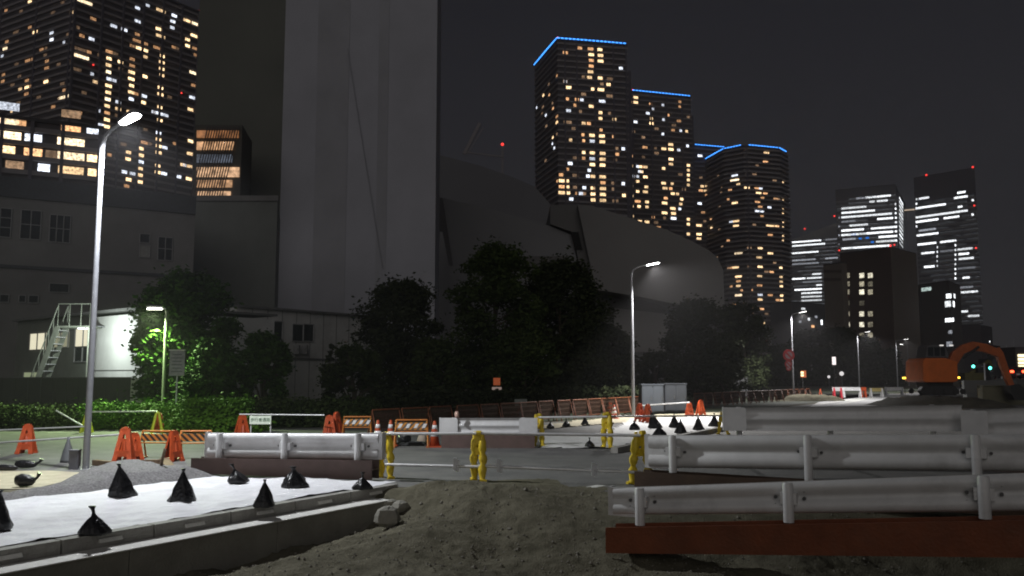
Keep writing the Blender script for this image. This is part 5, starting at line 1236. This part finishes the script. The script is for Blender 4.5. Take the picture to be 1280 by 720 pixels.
p = W(621, 477.5, 37.5); b = MB(); b.tube([(p.x, p.y+.02, 0), p], .03, 6); b.build('post', bolt_m, t)
b = MB(); b.box(p+Vector((0, -.02, .02)), (.3, .05, .32)); b.build('panel', emit('notice_glow', (1, .2, .05), .2), t)
b = MB(); b.box(p+Vector((0, -.02, -.28)), (.42, .05, .12)); b.build('panel', emit('notice_white', (1, .75, .65), .2), t)
p = W(1042.5, 451, 120); t = thing('lit_sign', 'narrow upright white lit sign among the far dark trees', 'sign', (p.x, p.y, 0)); b = MB(); b.tube([(p.x, p.y, 0), p], .06, 6); b.build('post', bolt_m, t)
b = MB(); b.box(p, (.45, .2, 1.1)); b.build('panel', emit('sign_lit', (1, .9, .88), 1.3), t)
for px, py, r, c, lb in ((1052, 467, .28, 'w', 'small round white light above the far long board'), (1036, 471, .18, 'w', 'tiny dim white light left of the small round one')):
    p = W(px, py, 110); t = thing('globe_lamp', lb, 'lamp', (p.x, p.y, 0), 'far small lamps'); b = MB(); b.tube([(p.x, p.y, 0), p], .05, 6); b.build('post', bolt_m, t); b = MB(); b.lathe(p-Vector((0, 0, r)), [(r*.3, 0), (r*.9, r*.5), (r, r), (r*.9, r*1.5), (r*.3, r*2)], 10); b.build('globe', emit('globe_w', (1, .95, .95), .8), t)
# cars and a white van far off
carp = mat('car_paint', (.06, .06, .07), .3, .3); carw = mat('car_white', (.6, .6, .6), .35, .1); tail = emit('tail_light', (1, .06, .02), 9); headl = emit('head_light', (1, .9, .8), 6); amber = emit('amber_light', (1, .55, .05), 5)
def car(px, Y, label, m, rz=0, lights=tail, van=False):
    p = W(px, 470, Y); p.z = 0; t = thing('van' if van else 'car', label, 'van' if van else 'car', p, 'far vehicles on the road')
    L_, w_ = 4.2, 1.7; h_ = 1.95 if van else 1.42
    side = [(-2.1, .3), (-2.1, .8), (-1.95, .92), (-1.3, .98), (-.7, 1.4), (.9, 1.42), (1.7, 1.0), (2.05, .9), (2.1, .35)] if not van else [(-2.1, .3), (-2.1, 1.2), (-1.7, 1.9), (2.0, 1.95), (2.1, 1.2), (2.1, .3)]
    # length along local y, back faces the camera
    b = MB(); b.prism([(-a_, z) for a_, z in side], a=-w_/2, b=w_/2, org=p, ux=(0, 1, 0), uy=(0, 0, 1), un=(1, 0, 0)); b.build('body', m, t, bevel=.06)
    b = MB(); b.box(p+Vector((0, -1.55 if not van else -2.08, 1.22 if not van else 1.5)), (w_*.78, .1 if van else .5, .3)); b.build('window', glass_d, t)
    for sx in (-1, 1):
        for sy in (-1.25, 1.3):
            b = MB(); c = p+Vector((sx*w_*.46, sy, .32)); b.tube([c-Vector((.1, 0, 0)), c+Vector((.1, 0, 0))], .32, 16); b.build('wheel', dark_rub, t)
        b = MB(); b.box(p+Vector((sx*.66, -2.12, .85)), (.36, .06, .24)); b.build('headlight' if lights is headl else 'tail_light', lights, t)
    b = MB(); b.box(p+Vector((0, -2.13, .55)), (.4, .02, .16)); b.build('number_plate', cone_white, t)
    t.rotation_euler = (0, 0, rz); return t
RZ = 1.35
b = MB(); b.footprint([W(1238, 470, 96), W(1400, 470, 84), W(1500, 470, 200), W(1262, 470, 200)], -.1, RZ); struct(b.build('bridge_ramp', mat('ramp_concrete', (.14, .14, .135), .85)))
def rcar(px, Y, label, lights=tail):
    t_ = car(px, Y, label, carp, 0, lights); t_.location.z = RZ; return t_
rcar(1259, 97, 'dark car with bright red tail lights just right of the digging arm')
rcar(1276, 98, 'outermost dark car with red tail lights at the right edge')
rcar(1268, 112, 'farther dark car with red tail lights between the two nearer ones')
rcar(1254, 125, 'small far dark car with amber lights half behind the digging arm', amber)
rcar(1273, 140, 'farthest dark car with amber lights near the lit building front', amber)
car(1067, 150, 'pale van facing the camera beside the fourth street lamp', carw, .2, headl, True)
# lit shop front at right edge
p = W(1278, 452, 200); t = thing('shop_building', 'bright cream lit building front at the right edge of the picture', 'building', (p.x, 200, 0), 'mid rise blocks at right')
b = MB(); b.box((p.x+2.5, 204, 4), (8, 8, 9)); b.build('wall', body_m, t)
for i in range(4): b = MB(); b.box((p.x+.2, 199.9, p.z+1.4-i*.85), (2.4, .2, .6)); b.build('window', emit('shop_lit', (1, .85, .5), 2.5), t)
for k_, (px, h_, lb) in enumerate(((1256, 8, 'low far dark roofs with a mast beyond the digging arm'), (1266, 11, 'far low block behind the red tail lights'))):
    p = W(px, 470, 260+k_*20); t = thing('far_block', lb, 'building', (p.x, p.y, 0), 'mid rise blocks at right'); b = MB(); b.box((p.x, p.y+4, h_/2-1), (7, 8, h_)); b.build('wall', plain_d, t)
    b = MB(); b.bar((p.x+1, p.y, h_-1), (p.x+1, p.y, h_+3), .2, .2); b.build('mast', galv, t)
    b = MB(); b.box((p.x-1.4, p.y-.05, h_-2.4), (1.2, .1, .5)); b.box((p.x+1.6, p.y-.05, h_-2.9), (.8, .1, .5)); b.build('window', office_d, t)
# ------------------------------------------------------------------ excavators
ex_or = mat('excavator_orange', (.72, .16, .02), .5, .1, .12, 1.5, dirt=.35); ex_dk = mat('excavator_dark', (.025, .025, .025), .6); ex_arm = mat('excavator_arm_red', (.5, .12, .03), .5, .1, .15, 2, dirt=.3)
p = G(1166, 506); EY = 50.0; p = Vector((W(1166, 470, EY).x, EY, 0))
E = lambda px, py, dy=0: Vector((W(px, py, EY).x, EY+dy, XZ(px, py, EY)[1]))
t = thing('excavator', 'orange excavator on a dark dirt mound at right, its arm reaching down to the right', 'excavator', p)
b = MB(); q = [XZ(x, y, EY-1.1) for x, y in ((1154, 476), (1154, 451), (1158, 447.5), (1182, 447.5), (1197, 452), (1198, 476), (1192, 478), (1157, 478))]
b.prism(q, a=-1.1, b=1.1, org=(0, EY, 0)); b.build('body', ex_or, t, bevel=.05)
b = MB(); q = [XZ(x, y, EY-1.0) for x, y in ((1157, 447), (1159, 434), (1162, 431), (1180, 431), (1185, 440), (1186, 447))]; b.prism(q, a=-1.0, b=.2, org=(0, EY, 0)); cabp = b.build('cab', mat('cab_grey', (.10, .10, .105), .5), t, bevel=.03)
for x0_, x1_ in ((1160, 1166.5), (1168, 1174.5), (1176, 1181)): rect(x0_, 434, x1_, 445, EY-1.03, .03, glass_d, 'window', cabp)
b = MB()
for x in (1166, 1178): b.box(E(x, 432.5, -1.02), (.2, .05, .07))
b.build('work_light', emit('work_lit', (1, .95, .9), .8), cabp)
b = MB(); q = [XZ(x, y, EY) for x, y in ((1152, 478), (1184, 478), (1184, 484), (1152, 484))]; b.prism(q, a=-.7, b=.7, org=(0, EY, 0)); b.build('turntable', ex_dk, t)
for dy in (-.95, .95):
    b = MB(); q = [XZ(x, y, EY+dy) for x, y in ((1148, 488), (1152, 483), (1192, 483), (1197, 488), (1193, 494), (1152, 494))]; b.prism(q, a=dy-.22, b=dy+.22, org=(0, EY, 0))
    for x in (1146, 1158, 1170, 1182, 1190): c = E(x, 489, dy-.23); b.tube([c, c+Vector((0, -.05, 0))], .16, 12)
    b.build('track', ex_dk, t, bevel=.03)
def armp(pts, name, m, wd=.3):
    b = MB(); q = [XZ(x, y, EY-.4) for x, y in pts]; b.prism(q, a=-wd/2, b=wd/2, org=(0, EY-.4, 0)); return b.build(name, m, t, bevel=.02)
armp([(1184, 452), (1190, 440), (1202, 431), (1215, 427), (1232, 430), (1248, 437), (1251, 443), (1246, 446), (1230, 440), (1214, 438), (1204, 442), (1195, 456)], 'boom', ex_arm)
armp([(1240, 437), (1248, 434), (1253, 441), (1262, 468), (1267, 482), (1262, 486), (1255, 472), (1246, 447)], 'stick', ex_arm, .26)
armp([(1258, 482), (1270, 480), (1280, 488), (1276, 500), (1264, 500), (1260, 492)], 'bucket', ex_dk, .7)
b = MB(); b.tube([E(1196, 448, -.65), E(1216, 434, -.65)], .07, 8); b.tube([E(1222, 431, -.4), E(1245, 434, -.4)], .06, 8); b.build('hydraulic_ram', ex_dk, t)
# dirt mound under it
b = MB(); cm = Vector((W(1183, 470, 47).x, 47.5, 0)); vv = []
for j in range(26):
    for i in range(46):
        x = -3.0+6.2*i/45; y = -2.8+6.5*j/25; q = max(0, 1-(abs(x-.1)/3.1)**3)*sm(-2.8, -1.0, y)*sm(3.7, 2.9, y)
        vv.append((cm.x+x, cm.y+y, .01+q*.52+q*.12*noise.noise(Vector((x*2, y*2, 0)))+q*.05*noise.noise(Vector((x*7, y*7, 0)))))
b.add(vv, [(j*46+i, j*46+i+1, (j+1)*46+i+1, (j+1)*46+i) for j in range(25) for i in range(45)], True)
struct(b.build('dirt_mound', mat('dark_dirt', (.055, .05, .035), .95, 0, .3, 2, .8, 12)))
# wall of sheet blocks right of the mound
p = G(1255, 506); b = MB(); b.box((p.x, p.y, .55), (2.8, .6, 1.1)); b.box((p.x+.1, p.y-.02, 1.12), (2.9, .7, .05)); tag(b.build('concrete_block', mat('olive_block', (.16, .155, .10), .8, 0, .1, 1), org=(p.x, p.y, 0), bevel=.02), 'olive grey block wall right of the dirt mound under the bucket', 'block')
p = W(1236, 470, 58); b = MB(); b.box((p.x, 58, .95), (3.6, .3, .9)); b.box((p.x, 58, .25), (3.4, .5, .5)); tag(b.build('concrete_block', mat('grey_barrier', (.13, .135, .13), .8, 0, .1, 1), org=(p.x, 58, 0), bevel=.02), 'grey wall block behind the dirt mound, under the arm', 'block')
# second olive excavator behind
Y2 = 128; olv = mat('machine_olive', (.13, .12, .035), .5, .1, .15, 1.5, dirt=.3)
p = W(1222, 470, Y2); t = thing('crawler_crane', 'olive yellow machine half hidden behind the orange excavator arm', 'machine', (p.x, Y2, 0))
rect(1206, 466, 1232, 476, Y2, 2, olv, 'body', t); rect(1222, 455, 1232, 466, Y2+.2, 1.4, ex_dk, 'cab', t); rect(1208, 478, 1230, 489, Y2+.2, 1.8, ex_dk, 'track', t)
b = MB(); b.bar(W(1212, 467, Y2+1), W(1236, 451, Y2+1), .35, .45); b.bar(W(1236, 451, Y2+1), W(1246, 470, Y2+1), .3, .4); b.build('boom', olv, t)
# yellow marker lights beside machine
for px, py, lb in ((1130.5, 472.5, 'left of the excavator body'), (1197.5, 472, 'right of the excavator body')):
    p = W(px, py, 52); t = thing('marker_light', 'small yellow flashing marker light '+lb, 'lamp', (p.x, p.y, 0), 'yellow marker lights'); b = MB(); b.tube([(p.x, p.y, 0), p], .02, 6); b.build('post', bolt_m, t); b = MB(); b.box(p, (.2, .08, .1)); b.build('lens', amber, t)
# loose stones on the soil: nobody could count them
sv = MB()
for i in range(2600):
    x = random.uniform(-3.5, 6.5); y = random.uniform(6.8, 12.8); n = x*NN.x+y*NN.y
    if n < -8.05: continue
    z = soil_h(x, y); r = random.uniform(.008, .024)*(1.9 if random.random() < .05 else 1); q = [Vector((random.uniform(.6, 1.2)*dx*r, random.uniform(.6, 1.2)*dy*r, random.uniform(.5, .9)*dz*r)) for dx, dy, dz in ((1, 0, 0), (-1, 0, 0), (0, 1, 0), (0, -1, 0), (0, 0, 1), (0, 0, -1))]
    c = Vector((x, y, z+r*.2)); sv.add([c+k_ for k_ in q], [(0, 2, 4), (2, 1, 4), (1, 3, 4), (3, 0, 4), (2, 0, 5), (1, 2, 5), (3, 1, 5), (0, 3, 5)])
tag(sv.build('pebbles', mat('pebble', (.2, .185, .15), .9, 0, .3, 20)), 'small loose stones scattered over the dug soil in the foreground', 'stones', kind='stuff')

HAZE = .0006
if HAZE:
    b = MB(); b.box((0, 350, 111), (1700, 1300, 228)); hz = b.build('haze', None)
    hz['kind'] = 'stuff'; hz['label'] = 'thin night haze over the whole place'
    hz.data.materials.clear(); m = bpy.data.materials.new('haze_air'); m.use_nodes = True; hz.data.materials.append(m)
    nt = m.node_tree; [nt.nodes.remove(n) for n in list(nt.nodes) if n.type != 'OUTPUT_MATERIAL']
    pv = nt.nodes.new('ShaderNodeVolumePrincipled'); pv.inputs['Density'].default_value = HAZE; pv.inputs['Color'].default_value = (.85, .83, .86, 1); pv.inputs['Anisotropy'].default_value = .3
    nt.links.new(pv.outputs[0], nt.nodes[0].inputs['Volume'])
# ------------------------------------------------------------------ sky, weak city glow, camera
w = bpy.data.worlds.new('World'); sc.world = w; w.use_nodes = True; nt = w.node_tree; N = nt.nodes; L = nt.links
bg = N['Background']; out = N['World Output']
sky = N.new('ShaderNodeTexSky'); sky.sky_type = 'NISHITA'; sky.sun_disc = False; sky.sun_elevation = R(24); sky.sun_rotation = R(200)
bg.inputs['Strength'].default_value = .0006; L.new(sky.outputs[0], bg.inputs['Color'])
b2 = N.new('ShaderNodeBackground'); b2.inputs['Strength'].default_value = 1.0
tc = N.new('ShaderNodeTexCoord'); sp_ = N.new('ShaderNodeSeparateXYZ'); L.new(tc.outputs['Generated'], sp_.inputs[0])
cr = N.new('ShaderNodeValToRGB'); L.new(sp_.outputs['Z'], cr.inputs['Fac'])
cr.color_ramp.elements[0].position = 0; cr.color_ramp.elements[0].color = (.029, .0275, .0305, 1)
cr.color_ramp.elements[1].position = .45; cr.color_ramp.elements[1].color = (.0126, .0124, .0152, 1)
L.new(cr.outputs['Color'], b2.inputs['Color'])
ad = N.new('ShaderNodeAddShader'); L.new(bg.outputs[0], ad.inputs[0]); L.new(b2.outputs[0], ad.inputs[1]); L.new(ad.outputs[0], out.inputs['Surface'])
s = bpy.data.lights.new('city_glow_sun', 'SUN'); s.energy = .33; s.angle = R(50); s.color = (1, .95, .92); so = bpy.data.objects.new('city_glow_sun', s); COL.objects.link(so)
dirv = Vector((.12, .9, -.36)); so.rotation_euler = dirv.to_track_quat('-Z', 'Y').to_euler()
cam = bpy.data.cameras.new('camera'); co = bpy.data.objects.new('camera', cam); COL.objects.link(co); sc.camera = co
cam.sensor_width = 36; cam.lens = 36*F/1280; cam.clip_end = 6000; cam.clip_start = .1
co.location = CAM; co.rotation_euler = (math.pi/2+T, 0, 0)
vsx = sc.view_settings; vsx.view_transform = 'Standard'; vsx.look = 'None'; vsx.exposure = 0; vsx.gamma = 1
sc.cycles.use_denoising = True; sc.cycles.max_bounces = 4; sc.cycles.diffuse_bounces = 2; sc.cycles.glossy_bounces = 2
sc.cycles.sample_clamp_indirect = 3; sc.cycles.caustics_reflective = False; sc.cycles.caustics_refractive = False
sc.cycles.filter_width = 1.9
sc.cycles.use_light_tree = True
